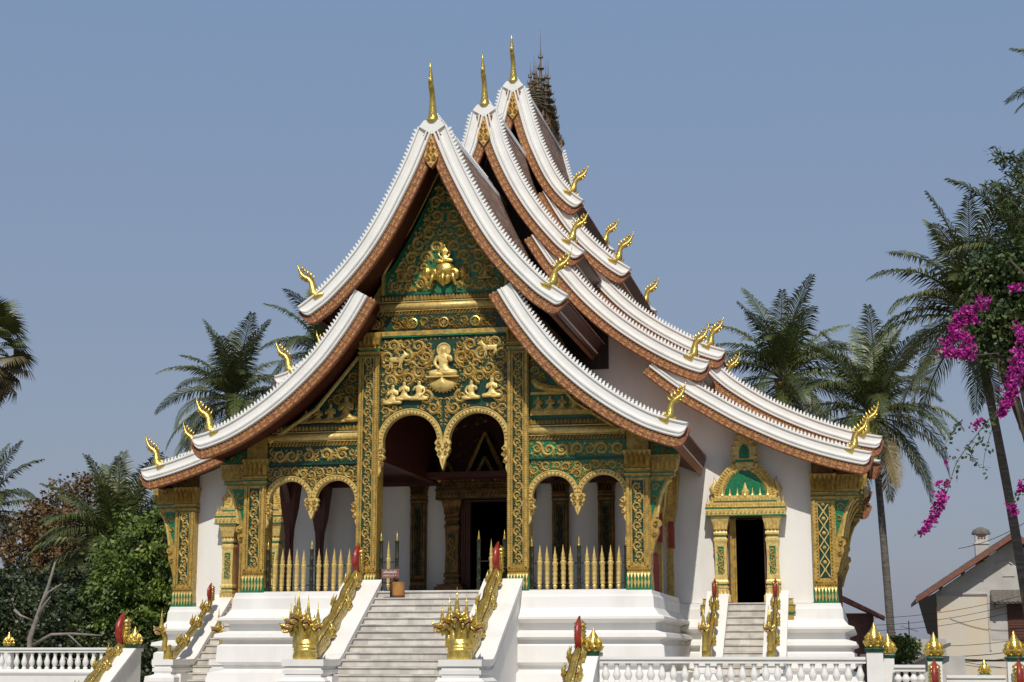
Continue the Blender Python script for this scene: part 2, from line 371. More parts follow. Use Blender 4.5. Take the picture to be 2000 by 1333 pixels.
# gilded serpent finial for the eave tips (local, x outwards)
def naga_finial_mesh():
    mb = MB()
    pts = [(-.62, 0, .34), (-.45, 0, .18), (-.25, 0, .06), (-.05, 0, .05), (.05, 0, .16), (.05, 0, .34), (.07, 0, .52), (.16, 0, .64), (.26, 0, .72), (.36, 0, .80), (.42, 0, .95), (.47, 0, 1.12), (.485, 0, 1.30)]
    rad = [.012, .07, .13, .20, .19, .145, .115, .12, .105, .085, .06, .03, .004]
    mb.tube([p for p in pts], rad, 8, .8)
    for (x, z, a, L) in [(.06, .62, 2.5, .16), (.13, .72, 2.3, .16), (.22, .80, 2.2, .15), (.30, .90, 2.1, .13), (.36, 1.0, 2.0, .11), (.20, .60, -.3, .13), (.29, .67, -.1, .15), (.36, .76, .1, .14), (-.05, .2, 2.6, .12), (.14, .1, -.2, .14), (.15, .02, .3, .12)]:
        c, s = cos(a), sin(a)
        mb.tube([(x, 0, z), (x + c * L * .5, 0, z + s * L * .5 + .01), (x + c * L, 0, z + s * L + L * .35)], [.075, .055, .002], 6, .6)
    return mb
NF = mesh('naga_finial', naga_finial_mesh(), NAGA, True)
NFL = mesh('naga_finial_left', naga_finial_mesh().mir(), NAGA, True)
def chofa_mesh():
    mb = MB()
    pts = [(0, .12, -.16), (0, .05, 0), (0, 0, .25), (0, -.02, .5), (0, -.06, .72), (0, -.16, .86), (0, -.25, .96), (0, -.24, 1.08), (0, -.26, 1.25), (0, -.29, 1.42), (0, -.31, 1.62)]
    rad = [.12, .15, .11, .085, .075, .08, .075, .07, .05, .028, .004]
    mb.tube(pts, rad, 8)
    for (y, z, a, L) in [(-.22, .9, -2.4, .13), (-.30, .99, 2.7, .12), (-.2, 1.02, 1.0, .14), (-.22, 1.12, 1.1, .12), (.05, .1, .6, .2), (.08, 0, .2, .18), (0, .06, 2.7, .16)]:
        mb.tube([(0, y, z), (0, y + cos(a) * L * .6, z + sin(a) * L * .5), (0, y + cos(a) * L, z + sin(a) * L + L * .4)], [.05, .03, .002], 6)
    mb.lathe(0, .02, [(.17, -.05), (.19, .02), (.12, .08), (.14, .12), (.08, .16)], 10)
    return mb
CH = mesh('chofa_finial', chofa_mesh(), NAGA, True)
MINOR = {}
def tier(pts, y0, y1, apex=False, back=False, fins=True, lk=1.):
    pts_ = pts
    for sgn in (1, -1):
        k_ = 1 if sgn > 0 else lk; pts = [(x * (1 - (1 - k_) * min(1, x / 6)), z) for x, z in pts_]
        c1 = catmull(pts, .1)[:-2]; pts = [tuple(p) for p in c1[::5]] + [tuple(c1[-1])] if (len(c1) - 1) % 5 > 1 else [tuple(p) for p in c1[::5]]
        P = catmull(pts, .155); Pc = catmull(pts, .15)
        root = part('roof_tier', slab(Pc, sgn, y0 + .12, y1, .34, .05), SOFFIT, T)
        part('roof_tiles', tiles(Pc, sgn, y0 + .3, y1 - (.3 if back else 0), .375), TILE, root, kind='stuff')
        for yy, rd in ((y0, 1),) + (((y1, -1),) if back else ()):
            part('white_verge', verge(P, yy, sgn, WPROF, .24, .43, -.06, rd), WHITE2, root, smooth=35)
            part('carved_verge_board', verge(P, yy, sgn, BPROF, .32, .30, -.04, rd), BROWN, root)
            part('verge_cresting', crockets(pts, yy if rd > 0 else yy - .13, sgn), WHITE2, root, kind='stuff')
            if rd > 0: part('gilded_florets', florets(catmull(pts, .105), y0 + .008, sgn), FLORET, root, kind='stuff')
            if fins:
                p, t, n = frame2(P)[-3]; q = p + n * .36
                inst('naga_finial', NF if sgn > 0 else NFL, root, (sgn * q.x, yy + rd * .12, q.y), (0, sgn * math.atan(-t.y / t.x) * .22, 0), (.86 + U(-.03, .03),) * 3)
        # eave fascia, white strip above a brown one
        p, t, n = frame2(P)[-1]; a = p + n * .25; b = p + n * .02
        ex = -.03
        part('eave_fascia', MB().prism([(sgn * (a.x - .03), a.y), (sgn * (a.x + ex), a.y - .03), (sgn * (b.x + ex), b.y), (sgn * (b.x - .03), b.y)], y0 + .2, y1 - (.15 if back else 0)), WHITE, root)
        c = p + n * -.22
        part('eave_board', MB().prism([(sgn * (b.x - .03), b.y - .003), (sgn * (b.x + ex - .02), b.y - .003), (sgn * (c.x + ex - .02), c.y), (sgn * (c.x - .03), c.y)], y0 + .2, y1 - (.15 if back else 0)), BROWN, root)
    if apex:
        z = pts[0][1]
        rg = part('roof_ridge', MB().prism([(-.45, z - .12), (.45, z - .12), (.42, z + .06), (.24, z + .20), (.17, z + .42), (.06, z + .47), (-.06, z + .47), (-.17, z + .42), (-.24, z + .20), (-.42, z + .06)], y0 + .2, y1), WHITE2, T)
        m = MB(); y = y0 + .35
        while y < y1 - .1:
            m.prismx([(y + a * 1.0, z + .46 + b * 1.15) for a, b in CK], -.025, .025); y += .16
        part('ridge_cresting', m, WHITE2, rg, kind='stuff')
        inst('apex_finial', CH, rg, (0, y0 + .05, z + .30))
        if back: inst('apex_finial', CH, rg, (0, y1 - .05, z + .30), (0, 0, pi))
        part('apex_cap', MB().prism([(0, z - .10), (.20, z + .03), (.36, z + .13), (.22, z + .30), (-.22, z + .30), (-.36, z + .13), (-.20, z + .03)], y0 - .035, y0 + .2), WHITE2, rg)
        # gilded lozenge under the apex
        s = MB().prism([(0, z - .12), (.20, z - .72), (.15, z - .86), (0, z - 1.06), (-.15, z - .86), (-.20, z - .72)], y0 - .09, y0 + .1)
        lz = part('apex_lozenge', s, FLORET, rg)
        m = MB()
        for k, (cz, r) in enumerate([(z - .78, .10), (z - .56, .075), (z - .39, .045)]):
            for sg in (1, -1): spiral(m, sg * r * .72, cz, r * .8, pi / 2, -sg, y0 - .09, .06, w=r * .28, turns=1.2)
        for a, b in ((z - .95, .06), (z - .27, .04), (z - .68, .05)): bud(m, 0, a, b, y0 - .09, .07)
        part('apex_scrollwork', m, GOLD_L, lz, kind='stuff')
tier(A1, YA, YB + 1.6, apex=True); tier(A2, YA + .12, 6.26, lk=.985)
tier(B1, YB, YC + 1.4, apex=True); tier(B2, YB + .12, YC + 1.4, lk=.985); tier(B3, YB + .24, YC + 1.4, lk=.972)
tier(C1, YC, YD, apex=True, back=True); tier(C2, YC + .12, YD, back=True); tier(C3, YC + .24, YD, back=True); tier(C4, YC + .36, YD, back=True)
tier(B1, YD - 1, YE, apex=True); tier(B2, YD - 1, YE, back=True); tier(B3, YD - 1, YE, back=True)

# walls behind the roofs
def roofline(x, tiers, d=.0):
    x = abs(x); best = None
    for pts, xa, xb in tiers:
        if xa - 1e-6 <= x <= xb + 1e-6 or (pts is tiers[-1][0] and x > xb):
            xc = min(max(x, pts[0][0]), pts[-1][0])
            for i in range(len(pts) - 1):
                (a, za), (b, zb) = pts[i], pts[i + 1]
                if a <= xc <= b: z = za + (zb - za) * (xc - a) / (b - a); best = z if best is None else min(best, z); break
    return best + d
BL = [(B1, 0, 1.9), (B2, 1.9, 5.3), (B3, 5.3, 11.2)]
AL = [(A1, 0, 1.95), (A2, 1.95, 6.5)]
CL = [(C1, 0, 1.3), (C2, 1.3, 2.5), (C3, 2.5, 6.5), (C4, 6.5, 11.6)]
def wallpoly(x0, x1, z0, tiers, d, step=.25, z0f=None):
    n = max(2, int((x1 - x0) / step)); xs = [x0 + (x1 - x0) * i / n for i in range(n + 1)]
    return [(x0, z0)] + [(x1, z0)] + [(x, roofline(x, tiers, d)) for x in reversed(xs)]
MF = 1.5            # floor level of the main hall
for s in (1, -1):   # main front wall, with a doorway on either side
    for (a, b, z0, tp) in [(1.2, 7.13, MF - .1, None), (8.15, 9.9, MF - .1, None), (7.13, 8.15, 3.98, None)]:
        P = wallpoly(a, b, z0, BL, .02)
        m = MB().prism(P, 6.3, 6.7)
        if s < 0: m.mir()
        part('front_wall', m, WHITE, T)
part('front_wall', MB().prism(wallpoly(-1.2, 1.2, 4.69, BL, .02, .2), 6.3, 6.7), WHITE, T)
for x in ((-1.2, -.98), (.62, 1.2)): part('front_wall', MB().box(x[0], x[1], 6.3, 6.7, MF, 4.69), WHITE, T)
part('gable_shade_panel', MB().prism(wallpoly(-3.6, 3.6, 8.6, BL, -.12, .2), 6.2, 6.29), DKWALL, T)  # dark sheet over the wall, its shade put into the colour
part('gable_shade_panel', MB().prism(wallpoly(-6.3, 6.3, 9.3, CL, -.12, .2), 10.9, 11.1), DKWALL, T)
m = MB().prism(wallpoly(-9.9, 9.9, 5.2, CL, -.1, .2), 11.1, 11.3); part('inner_gable_wall', m, WHITE, T)
m = MB().prism(wallpoly(-9.9, 9.9, MF, BL, 0, .2), 19, 19.3); part('rear_wall', m, WHITE, T)
for s in (1, -1): part('side_wall', MB().box(min(s * 9.6, s * 9.9), max(s * 9.6, s * 9.9), 6.7, 19, MF - .1, 5.45), WHITE, T)
for s in (1, -1):   # upper side walls between the steps of the roofs
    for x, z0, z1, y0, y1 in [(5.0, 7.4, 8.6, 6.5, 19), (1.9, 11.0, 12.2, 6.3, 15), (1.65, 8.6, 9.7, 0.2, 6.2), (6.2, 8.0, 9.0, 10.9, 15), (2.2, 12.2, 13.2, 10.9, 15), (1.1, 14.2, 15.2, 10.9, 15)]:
        part('clerestory_wall', MB().box(min(s * x, s * (x - .15)), max(s * x, s * (x - .15)), y0, y1, z0, z1), DKWALL, T)
# dark hall inside
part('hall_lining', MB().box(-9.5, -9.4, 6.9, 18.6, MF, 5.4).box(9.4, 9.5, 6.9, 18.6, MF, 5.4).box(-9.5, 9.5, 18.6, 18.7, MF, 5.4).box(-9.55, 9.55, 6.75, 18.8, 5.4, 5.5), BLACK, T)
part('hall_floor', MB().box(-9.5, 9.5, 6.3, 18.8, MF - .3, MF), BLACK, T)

# plinths with moulded, outward-stepping sides
PROF = [(.0, 0), (.02, -.10), (.05, -.16), (.07, -.45), (.20, -.62), (.36, -.68), (.36, -.74), (.10, -.84), (.10, -1.02), (.40, -1.10), (.42, -1.2), (.24, -1.27), (.24, -1.36), (.34, -1.42), (.36, -1.84), (.20, -1.92), (.20, -2.05), (.52, -2.12), (.55, -2.4), (.70, -2.55), (.72, -3.1)]
def plinth(x0, x1, y0, y1, zt):
    rs = [[(x0 - o, y0 - o, zt + dz), (x1 + o, y0 - o, zt + dz), (x1 + o, y1 + o, zt + dz), (x0 - o, y1 + o, zt + dz)] for o, dz in reversed(PROF)]
    return MB().loft(rs)
part('porch_plinth', plinth(-5.72, 5.62, -.22, 6.2, FL), WHITE, T, smooth=False)
part('hall_plinth', plinth(-10.25, 10.3, 5.9, 19.6, MF - .02), WHITE, T)
part('porch_floor', MB().box(-5.5, 5.5, -.1, 6.3, FL, FL + .03), PFLOOR, T)

# ---- gilded square pillars
def petal_ring(mb, cx, y, w, z0, z1, n, h=.05, flip=False): mb.merge(petals(cx - w, cx + w, z0, z1, y, n, h, flip))
def pillar(cx, y, hw, z0, zc, ztop, dark=False, vine_m=GOLD_L, lattice=False, par=None, hd=None):
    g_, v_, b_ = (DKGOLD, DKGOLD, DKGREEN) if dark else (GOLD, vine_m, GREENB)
    hd = hd or hw
    cy = y + hd
    q = lambda k, z: (hw * k, hd * k, z)
    root = part('pillar', MB().sq(cx, cy, [q(1.04, z0), q(1.04, z0 + .12), q(.97, z0 + .5), q(.97, z0 + .55), q(1, z0 + .6), q(1, zc)]), g_, par or T)
    part('pillar_capital', MB().sq(cx, cy, [q(1, zc), q(1.1, zc + .03), q(1.1, zc + .07), q(.98, zc + .09), q(.98, zc + .14), q(1.1, zc + .16), q(1.1, zc + .20), q(1.0, zc + .23), q(1.04, zc + .34), q(1.12, ztop - .12), q(1.2, ztop - .03), q(1.2, ztop)]), g_, root)
    part('green_band', MB().sq(cx, cy, [q(1.0, zc + .085), q(1.06, zc + .09), q(1.06, zc + .115), q(1.0, zc + .12)]).sq(cx, cy, [q(1.0, zc - .05), q(1.05, zc - .045), q(1.05, zc - .02), q(1.0, zc - .015)]), b_, root)
    m = petals(cx - hw * 1.06, cx + hw * 1.06, zc + .25, ztop - .02, y - .05, 5, .10)
    m.merge(petals(cx - hw, cx + hw, z0 + .52, z0 + .66, y - .005, 9, .04))
    part('lotus_petals', m, g_, root, kind='stuff')
    part('green_foot', MB().sq(cx, cy, [q(1.055, z0 + .002), q(1.055, z0 + .13)]).box(cx - hw * 1.04, cx + hw * 1.04, y - .028, y, z0 + .13, z0 + .40), b_ if dark else GREENB, root)
    m = MB(); nf = 7
    for i in range(nf):
        fx = cx - hw + 2 * hw * (i + .5) / nf; w_ = hw / nf
        m.add([(fx - w_ * .75, y - .03, z0 + .44), (fx + w_ * .75, y - .03, z0 + .44), (fx + w_ * .35, y - .035, z0 + .28), (fx + w_ * .8, y - .04, z0 + .20), (fx, y - .05, z0 + .03), (fx - w_ * .8, y - .04, z0 + .20), (fx - w_ * .35, y - .035, z0 + .28), (fx, y - .075, z0 + .3)], [(0, 1, 7), (1, 2, 7), (2, 3, 7), (3, 4, 7), (4, 5, 7), (5, 6, 7), (6, 0, 7)])
    part('hanging_petals', m, v_, root, kind='stuff')
    if not lattice:
        m = MB(); z = z0 + .6
        while z < zc - .1:
            for sx in (-1, 1): bud(m, cx + sx * hw * .60, z, .022, y - .002, .03); bud(m, cx + sx * hw * .97, z, .02, y - .002, .03)
            z += .06
        part('beaded_margin', m, v_, root, kind='stuff')
    p0, p1 = z0 + .75, zc - .12
    for sx in (-1, 1):
        xx = cx + sx * hw * .80; part('edge_moulding', MB().box(xx - hw * .11, xx + hw * .11, y - .05, y, z0 + .62, zc - .05).box(xx - sx * hw * .28 - .012, xx - sx * hw * .28 + .012, y - .045, y, p0 - .05, p1 + .03), g_, root)
    part('green_panel', MB().box(cx - hw * .47, cx + hw * .47, y - .006, y, p0 - .03, p1), GREEN, root)
    if lattice:
        m = MB(); z = p0; w = hw * .42; k = 0
        while z < p1 - .4:
            for sx in (-1, 1):
                m.tube([(cx - sx * w, y - .02, z), (cx + sx * w, y - .03, z + .42)], .022, 4)
            bud(m, cx, z + .42, .06, y - .01, .05); bud(m, cx, z + .21, .05, y - .01, .05); z += .42
        part('lattice_relief', m, GOLD_L, root, kind='stuff')
        m = MB(); z = z0 + .7
        while z < zc - .15:
            for sx in (-1, 1):
                bud(m, cx + sx * hw * .68, z, .05, y, .04); bud(m, cx + sx * hw * .88, z + .05, .04, y, .04)
            z += .1
        part('studded_relief', m, GOLD, root, kind='stuff')
    else:
        part('scroll_relief', vine(cx, hw * .92, p0, p1 - .1, y - .005, .05), v_, root, kind='stuff')
    return root
for s in (-1, 1):
    pillar(s * 2.085, -.12, .285, FL, 8.12, 8.72)
    pillar(s * 5.28, -.12, .31, FL, 4.62, 5.30)
    pillar(s * 9.9, 5.98, .33, MF - .02, 4.48, 5.22, lattice=(s > 0))
    # short piers above the capitals, up to the roof
    part('upper_pier', MB().box(s * 2.085 - .25, s * 2.085 + .25, 0, .3, 8.72, 9.15), GOLD, T)
    part('upper_pier', MB().box(s * 5.28 - .29, s * 5.28 + .29, -.04, .3, 5.3, 6.05), GOLD, T)
    part('upper_pier', MB().box(s * 9.9 - .31, s * 9.9 + .31, 6.0, 6.3, 5.22, 5.62), DKGOLD, T)

# carved brackets springing outwards from the corner pillars (half arch with pendant)
def bracket(x, y, ztop, s, w, sc=1., yd=.3, par=T, wide=1.):
    W = lambda a: s * a * w
    P = [(0, 0), (1.0, 0), (1.0, -.10), (.93, -.42), (.82, -.52), (.84, -.62), (.70, -.68), (.72, -.78), (.60, -.86), (.40, -1.2), (.28, -1.6), (.24, -1.95), (.34, -2.0), (.36, -2.12), (.26, -2.2), (.28, -2.34), (.16, -2.6), (.06, -2.95), (0, -3.0)]
    poly = [(x + W(a), ztop + b * sc) for a, b in P]
    m = MB().prism(poly, y, y + yd)
    if s < 0: m.f = [tuple(reversed(f)) for f in m.f]
    r = part('eave_bracket', m, GOLD, par)
    m = MB(); xa, xb = sorted((x + W(.02), x + W(.98)))
    m.merge(petals(xa, xb, ztop - .45 * sc, ztop - .04, y, 6, .05)); part('lotus_petals', m, GOLD, r, kind='stuff')
    xa, xb = sorted((x + W(.02), x + W(.84)))
    part('green_band', MB().box(xa, xb, y - .04, y + .02, ztop - .56 * sc, ztop - .53 * sc).box(xa, xb, y - .04, y + .02, ztop - .67 * sc, ztop - .64 * sc), GREENB, r)
    gp = [(x + W(a), ztop + b * sc) for a, b in [(.04, -.8), (.52, -.8), (.33, -1.12), (.2, -1.5), (.04, -1.9)]]
    m = MB().prism(gp, y - .02, y + .0); part('green_panel', m, GREENB, r)
    m = MB(); arc = [(x + W(a), y - .02, ztop + b * sc) for a, b in [(.66, -.8), (.5, -1.0), (.38, -1.28), (.30, -1.6), (.24, -1.9)]]
    m.tube(arc, .035, 6); spiral(m, x + W(.2), ztop - 1.0 * sc, .12 * sc, 0, s, y - .02, .05); spiral(m, x + W(.14), ztop - 1.35 * sc, .09 * sc, 2, -s, y - .02, .05)
    spiral(m, x + W(.2), ztop - 2.1 * sc, .08, 1, s, y, .06); spiral(m, x + W(.12), ztop - 2.4 * sc, .07, 1, -s, y, .06)
    part('scroll_relief', m, GOLD_L, r, kind='stuff')
    return r
for s in (-1, 1):
    bracket(s * 5.59, 0, 5.18, s, .78, .86)
    bracket(s * 10.22, 6.05, 5.2, s, .82, .95)
# side pilasters and brackets along the hall, seen end on
for s in (-1, 1):
    for yy in (8.2, 10.4, 12.6, 14.8, 17.0):
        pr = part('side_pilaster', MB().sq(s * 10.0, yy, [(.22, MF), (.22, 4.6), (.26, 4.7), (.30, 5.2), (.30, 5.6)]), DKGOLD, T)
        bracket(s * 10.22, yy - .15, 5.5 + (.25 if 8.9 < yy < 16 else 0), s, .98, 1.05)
    part('side_beam', MB().box(min(s * 10.0, s * 10.3), max(s * 10.0, s * 10.3), 6.4, 19, 5.3, 5.6), DKGOLD, T)

# ---- facade panels
GP = .02
def arch_panel(x0, x1, ztop, arches, y0, y1, zs, feet, m_, side=1):
    """panel with round arches cut out; arches = [(cx, r)], spring height zs; feet: (x_left,x_right,z) widths of the solid piers below spring"""
    mb = MB(); N = 20; line = []
    cur = x0
    for cx, r in arches:
        line.append((cur, zs)); line += [(cx - r * cos(pi * k / N), zs + r * sin(pi * k / N) * 1.0) for k in range(N + 1)]; cur = cx + r
    line.append((cur, zs)); line.append((x1, zs))
    L = [line[0]]
    for p in line[1:]:
        if p[0] - L[-1][0] > 1e-5: L.append(p)
    for (xa, za), (xb, zb) in zip(L[:-1], L[1:]):
        mb.add([(xa, y0, za), (xb, y0, zb), (xb, y0, ztop), (xa, y0, ztop), (xa, y1, za), (xb, y1, zb), (xb, y1, ztop), (xa, y1, ztop)], [(0, 1, 2, 3), (7, 6, 5, 4), (4, 5, 1, 0), (3, 2, 6, 7)])
    return mb
def archivolt(cx, r, zs, y, w=.12, mat_=GOLD_L, par=None, down=.35):
    mb = MB(); N = 26; rs = []
    path = [(cx - r - w / 2 * 0, zs - down, 0)] if 0 else []
    for k in range(-3, N + 4):
        if k < 0: x, z, nx, nz = cx - r, zs + k * down / 3, -1, 0
        elif k > N: x, z, nx, nz = cx + r, zs - (k - N) * down / 3, 1, 0
        else: a = pi - pi * k / N; x, z, nx, nz = cx + r * cos(a), zs + r * sin(a), cos(a), sin(a)
        rs.append([(x + nx * o, y - dy, z + nz * o) for o, dy in ((-.035, -.2), (-.035, .03), (.0, .055), (.05, .055), (.06, .03), (w * .75, .03), (w * .8, .05), (w, .05), (w + .01, -.01))])
    mb.loft(rs)
    r_ = part('arch_moulding', mb, mat_, par, smooth=30)
    b = MB(); n = int(pi * r / .095)
    for k in range(n + 1):
        a = pi * k / n; b_ = MB(); c, s = cos(a), sin(a); rr = r + .025
        b.add([(cx + rr * c + dx * c - dz * s, y - .055 - dy, zs + rr * s + dx * s + dz * c) for dx, dz, dy in ((-.03, -.02, 0), (.03, -.02, 0), (.03, .02, 0), (-.03, .02, 0), (0, 0, .035))], [(0, 1, 4), (1, 2, 4), (2, 3, 4), (3, 0, 4)])
    part('bead_relief', b, GOLD, r_, kind='stuff')
def pendant(cx, zt, zb, w, y, par, m_=GOLD_L):
    P = [(-.5, 0), (-.62, -.1), (-.5, -.2), (-.58, -.3), (-.4, -.42), (-.44, -.5), (-.24, -.62), (-.2, -.72), (0, -1)]
    poly = [(cx + a * w, zt + b * (zt - zb)) for a, b in P] + [(cx - a * w, zt + b * (zt - zb)) for a, b in reversed(P[:-1])]
    r = part('carved_pendant', MB().prism(poly[::-1], y, y + .14), m_, par)
    m = MB(); H = zt - zb
    for sg in (-1, 1): spiral(m, cx + sg * w * .24, zt - .16 * H, w * .22, pi / 2, -sg, y, .06); spiral(m, cx + sg * w * .2, zt - .42 * H, w * .17, pi / 2, -sg, y, .05)
    bud(m, cx, zt - .3 * H, w * .14, y, .07); leaf(m, cx, zt - .55 * H, -pi / 2, .35 * H, w * .1, y, .06)
    part('scroll_relief', m, m_, r, kind='stuff')
def cheek(x, zt, zb, w, sgn, y, par):
    P = [(0, 0), (.5, -.02), (.9, -.12), (.55, -.22), (.95, -.34), (.5, -.46), (.62, -.58), (.3, -.7), (.35, -.8), (0, -1)]
    poly = [(x + sgn * a * w, zt + b * (zt - zb)) for a, b in P]
    if sgn > 0: poly = poly[::-1]
    r = part('arch_foot_scroll', MB().prism(poly, y, y + .12), GOLD_L, par)
    m = MB(); H = zt - zb
    for k, (a, q) in enumerate(((.13, .42), (.34, .42), (.56, .3))): spiral(m, x + sgn * w * .42, zt - a * H, w * q, 0, sgn * (-1) ** k, y, .05)
    part('scroll_relief', m, GOLD_L, r, kind='stuff')

# central bay
XC = 1.80
cb = part('central_panel', arch_panel(-XC, XC, 8.62, [(-.93, .80), (.93, .80)], GP, .3, 5.68, None, GREEN), GREEN, T)
for s in (-1, 1): archivolt(s * .93, .80, 5.68, GP, .12, GOLD_L, cb, .3)
pendant(-.0, 5.72, 4.90, .36, -.06, cb)
for s in (-1, 1): cheek(s * XC, 5.55, 4.75, .2, -s, -.04, cb)
def in_c(x, z, r):
    if abs(x) > XC - r or z > 8.56 - r or z < 5.5: return False
    for c in (-.93, .93):
        if z > 5.68 and hypot(x - c, z - 5.68) < .93 + r: return False
        if z <= 5.68 and abs(x - c) < .93: return False
    if hypot(x / 1.0, (z - 7.35)) < .46 + r or (abs(x) < .30 + r and 7.1 < z < 8.5): return False
    for (a, b, w, h) in ((1.0, 7.0, .5, .36), (-1.05, 6.98, .58, .38)):
        if abs(x - a) < w and abs(z - b) < h: return False
    return True
part('scroll_relief', fill_scroll(in_c, 0.02, XC, 5.75, 8.56, .155, GP, .06, sym=0), GOLD_L, cb, kind='stuff')
m = MB()
for s in (-1, 1):   # big scrolls flanking the seated figure
    spiral(m, s * .62, 7.95, .34, pi / 2 + s * .6, s, GP, .07, .035, 1.4, 6); spiral(m, s * .62, 7.9, .12, 0, s, GP, .06)
for k in range(15):
    a = pi + pi * k / 14; bud(m, .47 * cos(a), 7.38 + .36 * sin(a), .03, GP - .05, .04)
part('large_scrolls', m, GOLD_L, cb, kind='stuff')

# relief figures: one continuous skinned body each
def skin(name, verts, edges, rad, m_, parent, loc, flat=.55, sub=1, root=0, sx=1):
    me = bpy.data.meshes.new(name); me.from_pydata([(v[0] * sx, v[1], v[2]) for v in verts], edges, []); me.materials.append(m_)
    o = bpy.data.objects.new(name, me); COL.objects.link(o); o.parent = parent
    w = WL.get(parent.name, (0, 0, 0)) if parent else (0, 0, -ZO)
    o.location = (loc[0] - w[0], loc[1] - w[1], loc[2] - w[2]); WL[o.name] = loc; o.scale = (1, flat, 1)
    md = o.modifiers.new('skin', 'SKIN'); md.use_smooth_shade = True
    for i, r in enumerate(rad):
        r = r if hasattr(r, '__len__') else (r, r); me.skin_vertices[0].data[i].radius = r
    me.skin_vertices[0].data[root].use_root = True
    s = o.modifiers.new('sub', 'SUBSURF'); s.levels = s.render_levels = sub
    return o
def seated(parent, loc, k=1., m_=GOLD_L, sx=1, name='seated_figure', arms='lap'):
    V = [(0, 0, .08), (0, 0, .3), (0, 0, .5), (0, 0, .62), (0, 0, .74), (0, -.02, .84),     # 0-5 pelvis, belly, chest, neck, head, top
         (.2, 0, .52), (.27, -.05, .34), (.14, -.16, .16),                                  # 6-8 right arm
         (-.2, 0, .52), (-.27, -.05, .34), (-.10, -.18, .14),                               # 9-11 left arm
         (.2, -.05, .06), (.42, -.1, .04), (.2, -.2, .03), (-.05, -.22, .04),               # 12-15 leg
         (-.2, -.05, .06), (-.42, -.1, .04), (-.2, -.2, .0), (.05, -.2, 0)]                 # 16-19 leg
    if arms == 'pray': V[7] = (.22, -.1, .36); V[8] = (.03, -.2, .5); V[10] = (-.22, -.1, .36); V[11] = (-.03, -.2, .5)
    if arms == 'raised': V[7] = (.26, -.1, .4); V[8] = (.14, -.2, .56)
    E_ = [(0, 1), (1, 2), (2, 3), (3, 4), (4, 5), (2, 6), (6, 7), (7, 8), (2, 9), (9, 10), (10, 11), (0, 12), (12, 13), (13, 14), (14, 15), (0, 16), (16, 17), (17, 18), (18, 19)]
    Rr = [.15, .12, .15, .055, .10, .07, .08, .06, .045, .08, .06, .045, .11, .09, .07, .04, .11, .09, .07, .04]
    return skin(name, [tuple(c * k for c in v) for v in V], E_, [r * k for r in Rr], m_, parent, loc, .6, 1, 0, sx)
bu = seated(cb, (0, -.03, 7.50), .92, GOLD_L, name='seated_statue', arms='raised')
part('halo_disc', MB().xf(lambda *a: a) if 0 else (lambda mb: mb)(MB().loft([[(r * cos(2 * pi * i / 20), GP - d, 8.19 + r * sin(2 * pi * i / 20)) for i in range(20)] for r, d in ((.20, .0), (.20, .05), (.165, .05), (.16, .03), (.01, .03))])), GOLD_L, cb)
part('lotus_bowl', MB().loft([[(r * cos(pi + pi * i / 16), GP - d * sin(pi * i / 16) - .01, 7.42 + .9 * r * sin(pi + pi * i / 16)) for i in range(17)] for r, d in ((.45, .05), (.43, .15), (.3, .22), (.02, .25))], close=False), GOLD_L, cb, smooth=True)
part('lotus_bowl_rim', MB().box(-.46, .46, -.2, GP, 7.41, 7.45), GOLD_L, cb)
for x, z, k, sx, ar in [(-1.42, 6.75, .62, 1, 'pray'), (-1.1, 6.85, .60, 1, 'pray'), (-.68, 6.84, .62, -1, 'raised'), (.78, 6.82, .60, 1, 'raised'), (1.35, 6.86, .62, -1, 'pray')]:
    seated(cb, (x, -.02, z), k, GOLD_L, sx, 'kneeling_worshipper', ar)
def deer(parent, loc, sx):
    V = [(0, 0, 0), (.16, 0, .01), (-.16, 0, .02), (.22, 0, .10), (.30, 0, .17), (.40, 0, .14), (.15, 0, -.14), (.16, 0, -.27), (.10, -.03, -.14), (.08, -.03, -.27), (-.18, 0, -.12), (-.14, 0, -.27), (-.22, -.03, -.1), (-.24, -.03, -.27), (-.26, 0, .08), (.24, 0, .28), (.17, 0, .34)]
    E_ = [(0, 1), (0, 2), (1, 3), (3, 4), (4, 5), (1, 6), (6, 7), (1, 8), (8, 9), (2, 10), (10, 11), (2, 12), (12, 13), (2, 14), (4, 15), (15, 16)]
    return skin('relief_deer', [tuple(c * .85 for c in v) for v in V], E_, [.075, .075, .08, .045, .05, .022, .03, .016, .03, .016, .035, .018, .035, .018, .015, .012, .008], GOLD_L, parent, loc, .6, 1, 0, sx)
deer(cb, (-1.32, -.03, 7.95), 1); deer(cb, (1.28, -.03, 8.2), -1)

# horizontal mouldings and carved bands
def band(x0, x1, z0, z1, y, m_, name='band', par=T): return part(name, MB().box(x0, x1, y, .28, z0, z1), m_, par)
def entab(x0, x1, zb, par, y=-.02):
    """bead course, plain gold torus, leaning bead course; about .62 high from zb"""
    r = part('entablature', MB().box(x0, x1, y + .03, .28, zb, zb + .62), GREEN, par)
    part('bead_course', beads(x0, x1, zb + .08, y + .03, .095, .036, .06, .06, .03), GOLD, r, kind='stuff')
    rs = [[(x, y - d, z) for d, z in ((-.06, zb + .16), (.02, zb + .17), (.07, zb + .21), (.09, zb + .27), (.06, zb + .33), (.02, zb + .36), (-.06, zb + .37))] for x in (x0, x1)]
    part('gold_torus', MB().loft(rs, close=False), GOLD_L, r, smooth=True)
    part('gold_fillet', MB().box(x0, x1, y - .02, y + .1, zb + .385, zb + .41).box(x0, x1, y - .02, y + .1, zb + .14, zb + .155), GOLD_L, r)
    part('petal_course', petals(x0, x1, zb + .44, zb + .59, y + .03, int((x1 - x0) / .1), .06), GOLD, r, kind='stuff')
    return r
band(-2.4, 2.4, 8.62, 8.745, -.06, GOLD, 'gold_band')
